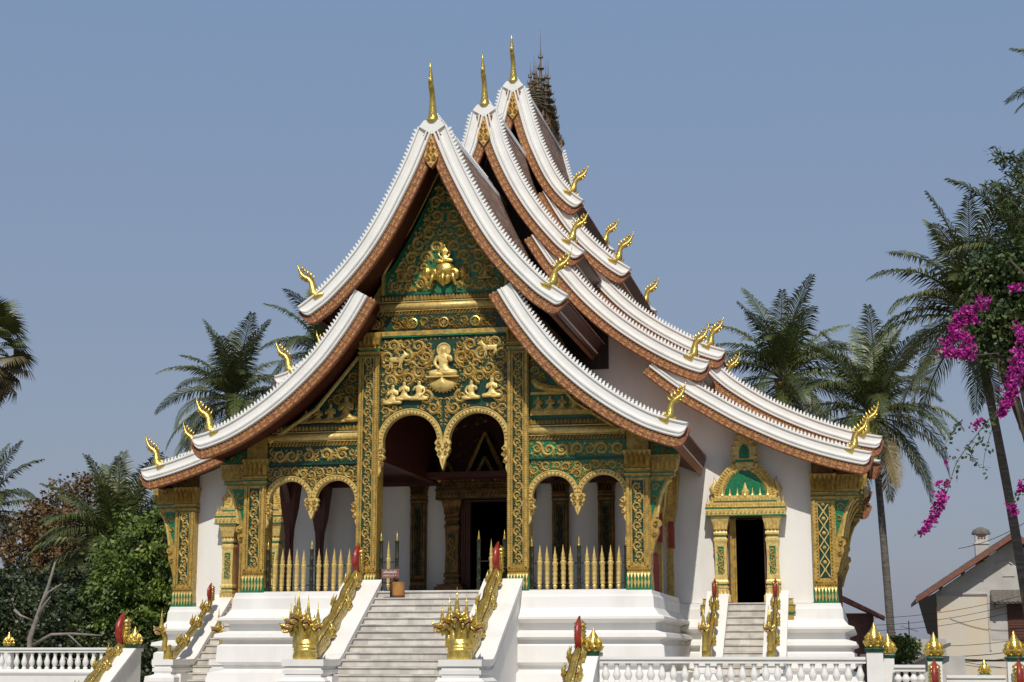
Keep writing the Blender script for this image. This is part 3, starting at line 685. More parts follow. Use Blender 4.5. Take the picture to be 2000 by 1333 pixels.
part('green_line', MB().box(-XC, XC, -.05, .1, 8.58, 8.617), GREENB, T)
wb = part('wheel_frieze', MB().box(-2.3, 2.3, -.0, .28, 8.745, 9.17), GREEN, T)
m = MB(); ms = fill_scroll(lambda x, z, r: r * .6 < x < 2.3 and 8.78 + r < z < 9.14 - r * .6 and min(abs(x - q) for q in (0, .78, 1.56, 2.2)) > .14, 0.1, 2.3, 8.80, 9.15, .105, 0, .05, sym=0)
part('scroll_relief', ms, GOLD, wb, kind='stuff')
for k, x in enumerate((-1.95, -.78 - .1, 0.0, .88, 1.95)):
    m = MB(); cz = 8.96; r = .145
    rs = [[(x + q * cos(2 * pi * i / 18), -d, cz + q * sin(2 * pi * i / 18)) for i in range(18)] for q, d in ((r, 0), (r, .05), (r - .03, .06), (r - .045, .02))]
    m.loft(rs, cap=False)
    for j in range(8): a = j * pi / 4; m.tube([(x, -.03, cz), (x + r * .8 * cos(a), -.03, cz + r * .8 * sin(a))], .012, 4)
    bud(m, x, cz, .045, -.01, .06)
    part('wheel_ornament', m, NAGA if k in (1, 3) else GOLD, wb)
entab(-1.82, 1.82, 9.17, T)
# tympanum under the front gable
def tymp_poly(): 
    R_ = [(x, roofline(x, [(A1, 0, 3)], -.30)) for x in [i * .12 for i in range(0, 15)]]
    R_ = [p for p in R_ if p[0] <= 1.72]; R_[-1] = (1.72, R_[-1][1])
    return [(-1.72, 9.78), (1.72, 9.78)] + R_[::-1] + [(-a, b) for a, b in R_[1:]]
ty = part('tympanum_panel', MB().prism(tymp_poly(), .05, .28), GREENB, T)
def in_t(x, z, r):
    if x < .02: return False
    if z < 9.82 + r: return False
    if hypot(x / .62, (z - 10.45) / .62) < 1 and abs(x) < .62: return False
    return x < 1.66 - r and z < roofline(x, [(A1, 0, 3)], -.45) - r * 2.0 if x < 1.7 else False
part('scroll_relief', fill_scroll(in_t, .03, 1.7, 9.86, 13.2, .16, .05, .07, sym=0), GOLD_L, ty, kind='stuff')
seated(ty, (-.0, -.02, 10.65), .62, NAGA, name='enthroned_relief_figure')
m = MB()                                     # three-headed mount, modelled as round gilded masses
for cx, cz, r in [(0, 10.42, .30), (-.26, 10.32, .22), (.26, 10.32, .22), (0, 10.2, .24)]:
    m.loft([[(cx + r * cos(p) * cos(2 * pi * i / 14), .0 - .5 * r * sin(p), cz + r * .85 * cos(p) * sin(2 * pi * i / 14)) for i in range(14)] for p in (0, .4, .8, 1.2, 1.5)])
for sx in (-1, 0, 1): m.tube([(sx * .26, -.15, 10.35), (sx * .30, -.22, 10.15), (sx * .36, -.2, 9.98), (sx * .46 + .04, -.16, 9.95)], [.08, .06, .045, .03], 8)
for sx in (-1, 1):
    m.loft([[(sx * (.50 + .16 * q * cos(2 * pi * i / 12)), .02 - .1 * (1 - q), 10.38 + .2 * q * sin(2 * pi * i / 12)) for i in range(12)] for q in (1, .6, .1)])
part('gilded_mount', m, NAGA, ty, smooth=True)
for sx in (-1, 1): seated(ty, (sx * 1.15, 0, 10.15), .5, GOLD, sx, 'attendant_figure', 'pray')
m = MB()                                     # gold raking border boards beside the tympanum
for s in (-1, 1):
    q = [(s * 1.70, 9.75), (s * 1.78, 9.75)]
    m.prism([(s * 1.70, 9.78), (s * 1.78, 9.78), (s * 1.78, 10.35), (s * 1.70, 10.42)][::s], -.05, .1)
    m.tube([(s * 1.74, -.02, 10.35), (s * 1.42, -.02, 10.95), (s * .96, -.02, 11.72), (s * .44, -.02, 12.72), (s * .05, -.02, 13.5)], .045, 5)
part('gold_raking_border', m, GOLD, ty)
# dark lacquered cheek filling between tympanum and verge, and the porch roof lining
def lining(P, xs0, xs1, d0, y0, y1, sgn):
    pts = [(x, roofline(x, [(P, 0, 9)], d0)) for x in [xs0 + (xs1 - xs0) * i / 14 for i in range(15)]]
    rs = [[(sgn * x, y0, z), (sgn * x, y1, z), (sgn * x, y1, z + .1), (sgn * x, y0, z + .1)] for x, z in pts]
    return MB().loft(rs)
for s in (-1, 1):
    part('raking_soffit', lining(A1, .02, 3.3, -.16, YA + .16, 5.8, s), SOFFIT, T)
    part('raking_soffit', lining(A2, 1.9, 6.2, -.16, YA + .4, 6.2, s), SOFFIT, T)
    part('raking_soffit', lining(B2, 1.9, 6.3, -.16, YB + .4, 6.2, s), SOFFIT, T)
    part('raking_soffit', lining(B3, 5.2, 10.7, -.16, YB + .55, 19, s), SOFFIT, T)
    # side piece of facade above inner pillar between upper and lower roof
    part('upper_spandrel', MB().prism([(s * 1.78, 9.17), (s * 2.35, 9.17), (s * 2.2, 9.5), (s * 1.78, 10.2)][::s], .08, .28), GOLD, T)

# side bays
def side_bay(s):
    y = GP; X0, X1 = 2.37, 4.97
    xa, xb = (X0, X1) if s > 0 else (-X1, -X0)
    cs = [(s * 3.02, .60), (s * 4.34, .60)]; cs = sorted(cs)
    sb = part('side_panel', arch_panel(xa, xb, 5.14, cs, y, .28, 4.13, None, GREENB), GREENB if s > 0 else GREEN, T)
    for c, r in cs: archivolt(c, r, 4.13, y, .10, GOLD_L, sb, .15)
    pendant(s * 3.68, 4.2, 3.62, .34, -.05, sb)
    cheek(s * X0, 4.1, 3.4, .2, s, -.04, sb); cheek(s * X1, 4.1, 3.4, .2, -s, -.04, sb)
    def ins(x, z, r):
        if not (xa + r < x < xb - r and z < 5.10 - r): return False
        return all(hypot(x - c, z - 4.13) > q + .10 + r for c, q in cs)
    part('scroll_relief', fill_scroll(ins, xa, xb, 4.2, 5.1, .11, y, .05), GOLD_L, sb, kind='stuff')
    part('green_line', MB().box(xa, xb, -.05, .1, 5.12, 5.165), GREEN, T)
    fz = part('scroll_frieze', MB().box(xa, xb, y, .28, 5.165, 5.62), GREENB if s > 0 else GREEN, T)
    m = fill_scroll(lambda x, z, r: xa + r < x < xb - r and 5.185 + r < z < 5.60 - r, xa, xb, 5.18, 5.61, .155, y, .055)
    part('scroll_relief', m, GOLD_L, fz, kind='stuff')
    entab(xa, xb, 5.62, T)
    # raking panel with carved scene
    xs = [X0 + (X1 - X0) * i / 16 for i in range(17)]
    P = [(s * x, roofline(x, [(A2, 0, 9)], -.30)) for x in xs]; P = [p for p in P if p[1] > 6.25]
    poly = [(s * X0, 6.24)] + P + [(P[-1][0], 6.24)]
    poly = poly[::-1] if s > 0 else poly
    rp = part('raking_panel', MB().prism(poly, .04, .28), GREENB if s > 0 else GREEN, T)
    def inr(x, z, r):
        ax = abs(x)
        if ax < X0 + r or z < 6.28 + r: return False
        if s > 0 and ax < 3.55 and 6.3 < z < 7.3: return False
        if s < 0 and 2.45 < ax < 3.7 and 6.3 < z < 6.85: return False
        return ax < X1 and z < roofline(ax, [(A2, 0, 9)], -.5) - r * 1.5
    part('scroll_relief', fill_scroll(inr, min(xa, xb), max(xa, xb), 6.3, 8.6, .12, .04, .06), GOLD if s < 0 else GOLD_L, rp, kind='stuff')
    if s > 0:    # reclining scene and dais
        m = MB().box(2.42, 4.1, -.08, .05, 6.3, 6.42).box(2.42, 3.75, -.06, .05, 6.86, 6.93)
        m.tube([(2.5, -.03, 7.25), (2.62, -.04, 7.12), (2.9, -.05, 7.03), (3.3, -.05, 6.98), (3.7, -.04, 6.96)], [.09, .12, .11, .09, .04], 8)
        part('reclining_relief_figure', m, GOLD, rp, smooth=30)
        for x in (2.62, 2.95, 3.28, 3.6): seated(rp, (x, 0, 6.43), .5, GOLD, 1, 'kneeling_worshipper', 'pray')
    else:
        for x, z, k in ((-2.75, 6.3, .85), (-3.2, 6.3, .6), (-3.55, 6.3, .5), (-3.9, 6.28, .42)): seated(rp, (x, 0, z), k, GOLD, 1, 'relief_figure', 'pray')
    # straight gold raking strip
    m = MB().tube([(s * 2.4, -.04, roofline(2.4, [(A2, 0, 9)], -.42)), (s * 3.6, -.04, roofline(3.6, [(A2, 0, 9)], -.5)), (s * 4.95, -.04, roofline(4.95, [(A2, 0, 9)], -.35))], .05, 5)
    part('gold_raking_border', m, GOLD_L if s < 0 else GOLD, rp)
side_bay(1); side_bay(-1)
# outer spandrel over the corner bracket
for s in (-1, 1):
    P = [(s * 5.55, 5.2), (s * 6.3, 5.2), (s * 6.3, 5.28), (s * 5.55, 5.62)]
    r = part('outer_spandrel', MB().prism(P[::s], .05, .25), GREENB, T)
    m = MB(); spiral(m, s * 5.72, 5.36, .12, 0, s, .05, .05); spiral(m, s * 6.0, 5.31, .09, 0, -s, .05, .05); part('scroll_relief', m, GOLD, r, kind='stuff')

# ---- porch interior
part('porch_back_panel', MB().prism(wallpoly(-5.3, 5.3, 5.25, AL, -.32), 6.18, 6.26), SOFFIT, T)
for bx in ((-5.3, -1.9, 5.42), (1.9, 5.3, 5.42), (-1.9, 1.9, 8.6)): part('porch_ceiling', MB().box(bx[0], bx[1], .3, 6.2, bx[2], bx[2] + .08), SOFFIT, T)
part('ceiling_beam', MB().box(-2.0, -1.75, .3, 6.2, 5.2, 8.6).box(1.75, 2.0, .3, 6.2, 5.2, 8.6).box(-5.3, 5.3, 6.1, 6.2, 5.12, 5.26).box(-1.75, 1.75, 4.9, 6.18, 5.25, 5.4), SOFFIT, T)
m = MB()
for k in range(70):
    x, z = U(-1.7, 1.7), U(5.5, 8.3); bud(m, x, z, U(.04, .09), 6.17, .03)
    for j in range(3): leaf(m, x, z, U(0, 6.3), .2, .04, 6.17, .02)
part('stencil_relief', m, DKGOLD, T, kind='stuff')
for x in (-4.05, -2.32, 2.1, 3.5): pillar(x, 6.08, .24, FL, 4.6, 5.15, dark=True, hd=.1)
# dark red arcades closing the porch sides
for s in (-1, 1):
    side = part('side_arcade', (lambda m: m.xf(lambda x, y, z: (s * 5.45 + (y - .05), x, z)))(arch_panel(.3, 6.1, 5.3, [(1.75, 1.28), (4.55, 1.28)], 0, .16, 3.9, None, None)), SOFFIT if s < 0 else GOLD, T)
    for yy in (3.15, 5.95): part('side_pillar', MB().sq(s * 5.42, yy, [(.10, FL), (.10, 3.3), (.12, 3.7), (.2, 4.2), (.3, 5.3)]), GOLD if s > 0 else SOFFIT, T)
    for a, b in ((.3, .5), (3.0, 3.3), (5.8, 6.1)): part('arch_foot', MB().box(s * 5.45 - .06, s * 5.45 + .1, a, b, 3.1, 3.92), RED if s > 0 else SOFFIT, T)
    if s > 0:
        for k in range(2): part('red_arch_lining', MB().box(5.34, 5.38, 1.0 + 2.7 * k, 1.3 + 2.7 * k, 3.2, 4.6), RED, T)

# ---- ornate doorways
def ornate_door(cx, zf, y, w, zh, ped=True, k=1., dark=False, name='doorway'):
    """cx centre, zf floor, y wall face, w half opening, zh head height"""
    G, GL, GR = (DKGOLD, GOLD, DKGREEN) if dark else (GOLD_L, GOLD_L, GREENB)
    root = part(name, MB().box(cx - w - .06, cx - w, y - .1, y + .35, zf, zh).box(cx + w, cx + w + .06, y - .1, y + .35, zf, zh).box(cx - w - .06, cx + w + .06, y - .1, y + .35, zh, zh + .06), SHUT, T)
    part('door_leaf', MB().box(cx - w, cx - w + .05, y - .05, y + .25, zf, zh).box(cx - w + .05, cx - w + .12 * k, y + .02, y + .2, zf, zh).box(cx - w + .13 * k, cx - w + .17 * k, y + .0, y + .2, zf, zh), GOLD if not dark else SHUT, root)
    H = zh - zf
    for s in (-1, 1):
        px = cx + s * (w + .06 + .19 * k); py = y - .22
        a = .18 * k
        c = part('door_column', MB().sq(px, py, [(a * 1.5, zf), (a * 1.5, zf + .08 * H), (a * 1.25, zf + .10 * H), (a * 1.0, zf + .17 * H), (a * 1.15, zf + .175 * H), (a * 1.15, zf + .195 * H), (a * .95, zf + .2 * H), (a * .95, zf + .22 * H), (a * 1.15, zf + .225 * H), (a * 1.15, zf + .25 * H), (a, zf + .27 * H), (a * .92, zf + .5 * H), (a, zf + .70 * H), (a * 1.12, zf + .73 * H), (a * 1.12, zf + .75 * H), (a * .9, zf + .77 * H), (a * .9, zf + .79 * H), (a * 1.1, zf + .80 * H), (a * 1.1, zf + .82 * H), (a, zf + .85 * H), (a * 1.25, zf + .93 * H), (a * 1.5, zh), (a * 1.5, zh + .04)], 1.), G, root)
        part('green_panel', MB().box(px - a * .5, px + a * .5, py - a - .004, py - a * .8, zf + .34 * H, zf + .66 * H).sq(px, py, [(a * 1.0, zf + .205 * H), (a * 1.0, zf + .215 * H)]).sq(px, py, [(a * .97, zf + .775 * H), (a * .97, zf + .785 * H)]), GR, c)
        part('scroll_relief', vine(px, a * 1.1, zf + .35 * H, zf + .62 * H, py - a - .004, .035), GL, c, kind='stuff')
        m = petals(px - a * 1.15, px + a * 1.15, zf + .86 * H, zf + .99 * H, py - a * 1.2, 4, .04); m.merge(petals(px - a * 1.2, px + a * 1.2, zf + .16 * H, zf + .09 * H, py - a * 1.15, 4, .04)); part('lotus_petals', m, G, c, kind='stuff')
        part('column_foot', MB().box(px - a * 1.7, px + a * 1.7, py - a * 1.7, y, zf - .05, zf + .03), RED if not dark else DKGOLD, c)
    W = w + .06 + .6 * k
    ln = part('door_lintel', MB().sq(cx, y - .22, [(W, .30 * k, zh + .045), (W * 1.0, .31 * k, zh + .07), (W, .31 * k, zh + .28 * k), (W * 1.02, .33 * k, zh + .30 * k), (W * .9, .27 * k, zh + .33 * k), (W * .9, .27 * k, zh + .46 * k), (W * .76, .24 * k, zh + .49 * k), (W * .76, .24 * k, zh + .62 * k), (W * .66, .2 * k, zh + .64 * k)]), G, root)
    yf = y - .22 - .31 * k
    part('green_line', MB().box(cx - W * 1.01, cx + W * 1.01, yf - .02, y, zh + .035, zh + .065).box(cx - W * 1.01, cx + W * 1.01, yf - .012, y, zh + .25 * k, zh + .28 * k).box(cx - W * .8, cx + W * .8, yf + .02, y, zh + .455 * k, zh + .48 * k), GR, ln)
    m = petals(cx - W, cx + W, zh + .30 * k, zh + .44 * k, yf + .03, 26, .04); m.merge(petals(cx - W * .88, cx + W * .88, zh + .46 * k, zh + .62 * k, yf + .07, 22, .04)); m.merge(beads(cx - W, cx + W, zh + .16 * k, yf, .12, .045, .07, .04, .02))
    for i in range(-5, 6):
        q = i / 5; m.lathe(cx + q * W * .95, yf + .1, [(.05, 0), (.055, .05), (.03, .1), (.02, .16), (.002, .28)], 6, zh + .33 * k + (.12 * k if abs(q) < .85 else 0) + (.14 * k if abs(q) < .7 else 0))
    part('spired_cresting', m, G, ln, kind='stuff')
    if ped:
        z0 = zh + .62 * k
        def ogee(a, h, n=14): return [(cx + a * (1 - t) ** .62 * (1 if sg > 0 else -1), z0 + h * t ** .95) for sg in (1,) for t in [i / n for i in range(n + 1)]]
        def arch_poly(a, h): 
            r_ = [(a * sqrt(max(0, 1 - (t ** 1.7))), h * t) for t in [i / 14 for i in range(15)]]
            return [(cx + x, z0 + z) for x, z in r_] + [(cx - x, z0 + z) for x, z in reversed(r_[:-1])]
        body = part('arched_pediment', MB().prism(arch_poly(.92 * k, 1.08 * k)[::-1], y - .30, y), G, ln)
        part('green_niche', MB().prism(arch_poly(.66 * k, .80 * k)[::-1], y - .31, y - .25), GR, body)
        m = MB(); A_ = arch_poly(.68 * k, .82 * k); 
        for i, (px, pz) in enumerate(A_): m.lathe(0, 0, [(.001, 0)], 3) if 0 else bud(m, px, pz, .075 * k, y - .31, .09)
        B_ = arch_poly(.86 * k, 1.02 * k)
        for i, (px, pz) in enumerate(B_): bud(m, px, pz, .055, y - .30, .06)
        Cc = arch_poly(.77 * k, .92 * k)
        for i, (px, pz) in enumerate(Cc): leaf(m, px, pz, atan2(pz - z0, px - cx), .13, .05, y - .30, .06)
        part('bead_relief', m, G, body, kind='stuff')
        for s in (-1, 1):
            m = MB().tube([(cx + s * .9 * k, y - .2, z0 + .05), (cx + s * .98 * k, y - .2, z0 + .25 * k), (cx + s * .88 * k, y - .2, z0 + .42 * k), (cx + s * .92 * k, y - .2, z0 + .6 * k)], [.12, .1, .06, .01], 6)
            part('flame_ornament', m, G, body, smooth=True)
        part('pediment_bud', MB().lathe(cx, y - .32, [(.02, 0), (.12, .06), (.13, .16), (.06, .26), (.02, .42)], 8, z0 - .02), GL, body, smooth=30)
        z1 = z0 + 1.02 * k
        T2 = [(.34, 0), (.36, .12), (.33, .42), (.24, .58), (.17, .74), (.08, .98), (.0, 1.26)]
        tp = part('pediment_spire', MB().prism(([(cx + a * k, z1 + b * k) for a, b in T2] + [(cx - a * k, z1 + b * k) for a, b in reversed(T2[:-1])])[::-1], y - .34, y), G, ln)
        T3 = [(.15, .10), (.15, .32), (.10, .46), (0, .54)]
        part('green_niche', MB().prism(([(cx + a * k, z1 + b * k) for a, b in T3] + [(cx - a * k, z1 + b * k) for a, b in reversed(T3[:-1])])[::-1], y - .355, y - .3), GR, tp)
        part('green_line', MB().box(cx - .37 * k, cx + .37 * k, y - .36, y, z1 - .0, z1 + .06), GR, tp)
        m = MB()
        for s in (-1, 1):
            for i, (a, b) in enumerate(T2[:-1]): bud(m, cx + s * (a - .04) * k, z1 + b * k + .04, .05, y - .34, .06); leaf(m, cx + s * a * k, z1 + b * k, pi / 2 + s * -.6, .14, .04, y - .34, .05)
        part('bead_relief', m, G, tp, kind='stuff')
    return root
dr = [ornate_door(s * 7.66, MF, 6.3, .50, 3.98) for s in (-1, 1)]
for s, rt in zip((-1, 1), dr):
    for q in (-1, 1):
        bx = s * 7.66 + q * 1.17
        cb_ = part('pedestal_block', MB().sq(bx, 5.95, [(.14, .95), (.14, 1.2), (.19, 1.22), (.19, 1.42), (.14, 1.44), (.12, 1.6), (.15, 1.62)]), GOLD, rt)
        part('green_line', MB().sq(bx, 5.95, [(.17, 1.20), (.2, 1.21), (.2, 1.235), (.17, 1.24)]).sq(bx, 5.95, [(.17, 1.41), (.2, 1.42), (.2, 1.44), (.15, 1.45)]), GREENB, cb_)
part('closed_door_leaf', MB().box(-8.15, -7.67, 6.42, 6.48, MF, 3.96), DOORW, dr[0]); part('closed_door_leaf', MB().box(-7.66, -7.17, 6.42, 6.48, MF, 3.96), DOORW, dr[0])
# central doorway inside the porch: stepped base, three dark gilded gables
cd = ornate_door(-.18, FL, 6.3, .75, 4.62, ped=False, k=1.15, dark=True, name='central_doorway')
m = MB()
for cx, w, h, z in ((-.18, .62, 1.35, 5.35), (-.18, .36, .75, 5.2), (-1.35, .28, .6, 5.2), (1.0, .28, .6, 5.2)):
    for s in (-1, 1): m.tube([(cx + s * w, 5.85, z), (cx + s * w * .55, 5.85, z + h * .45), (cx, 5.85, z + h)], [.09, .08, .05], 5)
part('dark_gable_frames', m, GOLD, cd)
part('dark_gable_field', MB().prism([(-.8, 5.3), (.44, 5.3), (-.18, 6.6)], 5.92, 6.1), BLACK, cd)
for s in (-1, 1):
    m = MB()
    for j in range(5): m.sq(-.18 + s * 1.05, 6.0, [(.30 + .07 * (5 - j), FL + .09 * j), (.30 + .07 * (5 - j), FL + .09 * j + .085)])
    part('stepped_base', m, DKGOLD, cd)

# ------------------------------------------------------------------ staircases
def staircase(name, label, xc, w, ytop, ztop, n, rise, run, slabs, side_w, in_side=None):
    t = thing(name, label, 'staircase', (xc, ytop, ZT))
    for k in range(n):
        z = ztop - rise * k; y1 = ytop - run * k; y0 = y1 - run
        if z - rise < ZT - .05: break
        st = part('step', MB().box(xc - w, xc + w, y0 + .02, y1 + .1, z - rise, z - .012), GAP, t)
        off = U(-.1, .1)
        xs = [xc - w] + [xc - w + 2 * w * (i + (off if i % 2 else -off) + U(-.05, .05)) / slabs for i in range(1, slabs)] + [xc + w]
        for a, b in zip(xs[:-1], xs[1:]):
            part('marble_slab', MB().box(a + .0015, b - .0015, y0 - .03 + U(-.002, .002), y1 - .0, z - .035, z + U(-.003, .003)), MARBLE, st)
            part('marble_riser', MB().box(a + .0015, b - .0015, y0 + .004, y0 + .02, z - rise + .004, z - .04), MARBLE, st)
    return t
ms_ = staircase('main_staircase', 'broad grey marble staircase rising to the middle of the gilded porch', -.2, 1.42, -.22, FL, 19, .176, .30, 7, .8)
def parapet(xi, xo, ytop, ztop, slope, yl, yend, zped, t):
    """sloping parapet wall with cap, ending in a level pedestal; xi inner edge, xo outer edge"""
    a, b = min(xi, xo), max(xi, xo); s = 1 if xo > xi else -1
    def line(d, e=0): 
        P = [(ytop, ztop + d)]
        yk = ytop - (ztop - zped) / slope
        P += [(yk + .55, zped + .55 * slope + d), (yk + .28, zped + .19 * slope + .03 + d), (yk, zped + .015 + d), (yk - .3, zped + d), (yend + e, zped + d)]
        return P
    body = line(-.16) ; m = MB().prismx(body + [(yend, ZT), (ytop, ZT)], a + .05, b - .05)
    r = part('stair_parapet', m, WHITE, t)
    cap = line(0, -.04); m = MB().prismx(cap + [(p[0], p[1] - .155) for p in reversed(cap)], a - .02, b + .02); part('parapet_cap', m, WHITE, r)
    c2 = line(-.24, -.02); m = MB().prismx(c2 + [(p[0], p[1] - .1) for p in reversed(c2)], a + .0, b + .0); part('cap_moulding', m, WHITE, r)
    cu = line(-.40, .3); x0, x1 = sorted((xi, xi - s * .13)); m = MB().prismx(cu + [(yend + .3, ZT), (ytop, ZT)], x0, x1); part('stair_curb', m, WHITE, r)
    pz = [(.0, zped - .42), (.09, zped - .5), (.09, zped - .62), (.02, zped - .7), (.02, ZT + .3), (.12, ZT + .2), (.12, ZT)]
    part('parapet_plinth', MB().sq((a + b) / 2, yend + .62, [((b - a) / 2 + o, .62 + o, z) for o, z in reversed(pz)]), WHITE, r)
    return r
for xi, xo in ((-1.62, -2.62), (1.22, 2.22)): parapet(xi, xo, -.2, 1.98, .587, 0, -4.95, -.10, ms_)
sst = []
for s in (-1, 1):
    t = staircase('side_staircase', 'narrow pale marble stair to the %s side doorway, between single-headed serpents' % ('left' if s < 0 else 'right'), s * 7.66, .56, 6.0, MF, 16, .2, .30, 3, .4)
    for q in (-1, 1): parapet(s * 7.66 + q * .56, s * 7.66 + q * 1.16, 6.0, MF + .35, .667, 0, 1.55, -.12, t)
    sst.append(t)

# ------------------------------------------------------------------ serpents on the stairs
def head_mesh():
    mb = MB()
    mb.tube([(0, .16, -.06), (0, .08, .02), (0, -.02, .06), (0, -.14, .07), (0, -.26, .11), (0, -.30, .17)], [.07, .10, .105, .075, .04, .012], 8, .9)
    mb.tube([(0, .02, -.05), (0, -.08, -.10), (0, -.18, -.10), (0, -.25, -.05)], [.06, .055, .04, .012], 6, .8)
    mb.lathe(0, .04, [(.085, .1), (.10, .15), (.07, .2), (.08, .24), (.05, .32), (.055, .36), (.03, .48), (.003, .78)], 8)
    for sx in (-1, 1):
        mb.tube([(sx * .08, .04, .02), (sx * .17, .1, .12), (sx * .16, .12, .26)], [.06, .035, .003], 5)
        mb.tube([(sx * .07, .0, -.06), (sx * .15, .06, -.02), (sx * .20, .1, .10)], [.05, .03, .003], 5)
        mb.lathe(sx * .07, -.06, [(.001, .06), (.03, .08), (.03, .12), (.001, .14)], 6)
    return mb
HEAD = mesh('naga_head', head_mesh(), NAGA, True)
MTH = mesh('mouth', MB().tube([(0, .0, -.01), (0, -.12, -.015), (0, -.24, .01)], [.06, .062, .03], 8, .8), MOUTH, True)
TEE = mesh('pink_gums', MB().tube([(0, -.02, -.045), (0, -.14, -.06), (0, -.24, -.03)], [.05, .06, .03], 8, .5).tube([(0, -.05, .03), (0, -.15, .035), (0, -.26, .06)], [.07, .066, .03], 8, .35), mat('pink_gum', (.55, .36, .33), rough=.5), True)
def naga(name, label, x, base, path, heads=5, rz=0, k=1., group=None, tail=True, br=.18, head=True, cat='serpent statue', tscale=1.):
    """path: (y, z) of the body axis from the pedestal up to the tail"""
    t = thing(name, label, cat, (x, base[0], base[1]), 0, group)
    P = catmull([(0, a, b) for a, b in path], .12); n = len(P)
    rad = [br * (1 - .45 * (i / n) ** 2) * (1 + .12 * sin(i * .9)) for i in range(n)]
    W = [(p.x + x, p.y, p.z) for p in P]
    b = part('body', MB().tube(W, rad, 10), SCALE, t, smooth=True)
    part('back_ridge', MB().tube([(p[0], p[1] - .3 * r, p[2] + r * .92) for p, r in zip(W, rad)], [r * .33 for r in rad], 6), NAGA, b, smooth=True)
    m = MB()
    for sx in (-1, 1): m.tube([(p[0] + sx * r * .62, p[1] - .3 * r, p[2] + r * .72) for p, r in zip(W, rad)], [.012] * n, 4)
    part('dark_back_line', m, DKGREEN, b)
    m = MB()
    for f in (.30, .62, .85):
        i = int(n * f); p = W[i]; r = rad[i]; m = MB()
        for sx in (-1, 1):
            m = MB()
            for j, (a, L) in enumerate(((.4, .34), (1.0, .38), (1.7, .34), (2.3, .24), (-.3, .2))):
                m.tube([(p[0] + sx * r * .8, p[1], p[2] - r * .2), (p[0] + sx * (r + .03), p[1] + cos(a) * L * .6, p[2] + sin(a) * L * .5), (p[0] + sx * r * .9, p[1] + cos(a) * L, p[2] + sin(a) * L * .9 + .05)], [.055, .045, .004], 5)
            part('flame_fin', m, NAGA, b, smooth=True)
    # belly band on the parapet
    part('belly', MB().tube([(p[0], p[1] + .2 * r, p[2] - r * .7) for p, r in zip(W, rad)], [r * .75 for r in rad], 8), NAGA, b, smooth=True)
    if tail:
        e = W[-1]; q = tscale
        tl = part('red_tail', MB().tube([(e[0], e[1] - .02, e[2] - .12), (e[0], e[1] - .12 * q, e[2] + .12 * q), (e[0], e[1] - .24 * q, e[2] + .34 * q), (e[0], e[1] - .22 * q, e[2] + .60 * q), (e[0], e[1] - .06 * q, e[2] + .82 * q), (e[0], e[1] + .12 * q, e[2] + .98 * q)], [.07 * q, .10 * q, .12 * q, .11 * q, .075 * q, .02], 8, .75), RED, t, smooth=True)
        m = MB().tube([(e[0], e[1] + .02, e[2] - .15), (e[0], e[1] + .04 * q, e[2] + .15 * q), (e[0], e[1] - .02 * q, e[2] + .42 * q), (e[0], e[1] + .02 * q, e[2] + .66 * q), (e[0], e[1] + .12 * q, e[2] + .86 * q)], [.12 * q, .13 * q, .12 * q, .09 * q, .02 * q], 7)
        for j in range(7):
            z = e[2] + (.02 + .11 * j) * q
            for sx in (-1, 1): m.tube([(e[0] + sx * .05 * q, e[1] + .04 * q, z), (e[0] + sx * .12 * q, e[1] + .18 * q, z + .07 * q), (e[0] + sx * .04 * q, e[1] + (.27 - .015 * j) * q, z + .20 * q)], [.08 * q, .075 * q, .005], 6)
        part('tail_flames', m, NAGA, tl, smooth=True)
    if head:
        c, s_ = cos(rz), sin(rz); rot = lambda a, b_, z: (x + (a * c - b_ * s_) * k, base[0] + (a * s_ + b_ * c) * k, base[1] + z * k)
        hw = .32 if heads > 1 else .15
        part('chest', MB().loft([[rot(hw * q * cos(2 * pi * i / 14), (hw * .85) * q * sin(2 * pi * i / 14), z) for i in range(14)] for q, z in ((1, 0), (1.06, .08), (.95, .2), (1.02, .24), (.95, .28), (1.02, .32), (.95, .36), (1.0, .40), (.85, .5))]), NAGA, t, smooth=40)
        hs = range(heads)
        for h in hs:
            u = h - (heads - 1) / 2; au = abs(u)
            hx, hy, hz = u * .235, -.34 + .13 * au, 1.02 - .12 * au - (.0 if heads > 1 else .05)
            nk = part('neck', MB().tube([rot(u * .13, -.12 + .05 * au, .3), rot(u * .135, -.14 + .05 * au, .5), rot(u * .15, -.12 + .05 * au, .72), rot(hx * .9, hy * .6 + .04, hz - .13), rot(hx, hy + .06, hz)], [.11 * k, .095 * k, .095 * k, .09 * k, .075 * k], 8), NAGA, t, smooth=True)
            ang = rz + u * .42
            o = inst('head', HEAD, t, rot(hx, hy, hz), (0, 0, ang), (k * (1 - .08 * au),) * 3)
            for nm, me in (('mouth', MTH), ('gums', TEE)):
                q_ = bpy.data.objects.new(nm, me); COL.objects.link(q_); q_.parent = o
    return t
def mpath(y0, z0, slope, ye, amp=.08, f=2.2):
    P = [(y0, z0 + .1), (y0 + .35, z0 + .12)]; y = y0 + .8
    while y < ye: P.append((y, z0 + .16 + (y - y0 - .6) * slope + amp * sin((y - y0) * f))); y += .35
    return P
for x, lab, rz in ((-2.25, 'five-headed golden serpent on the left parapet of the main stairs', -.35), (1.58, 'five-headed golden serpent on the right parapet of the main stairs', .0)):
    naga('serpent_statue', lab, x, (-4.45, -.10), mpath(-4.25, -.05, .587, -.25, .06), 5, rz, .94, 'golden serpents on the stair parapets', br=.225, tscale=.85)
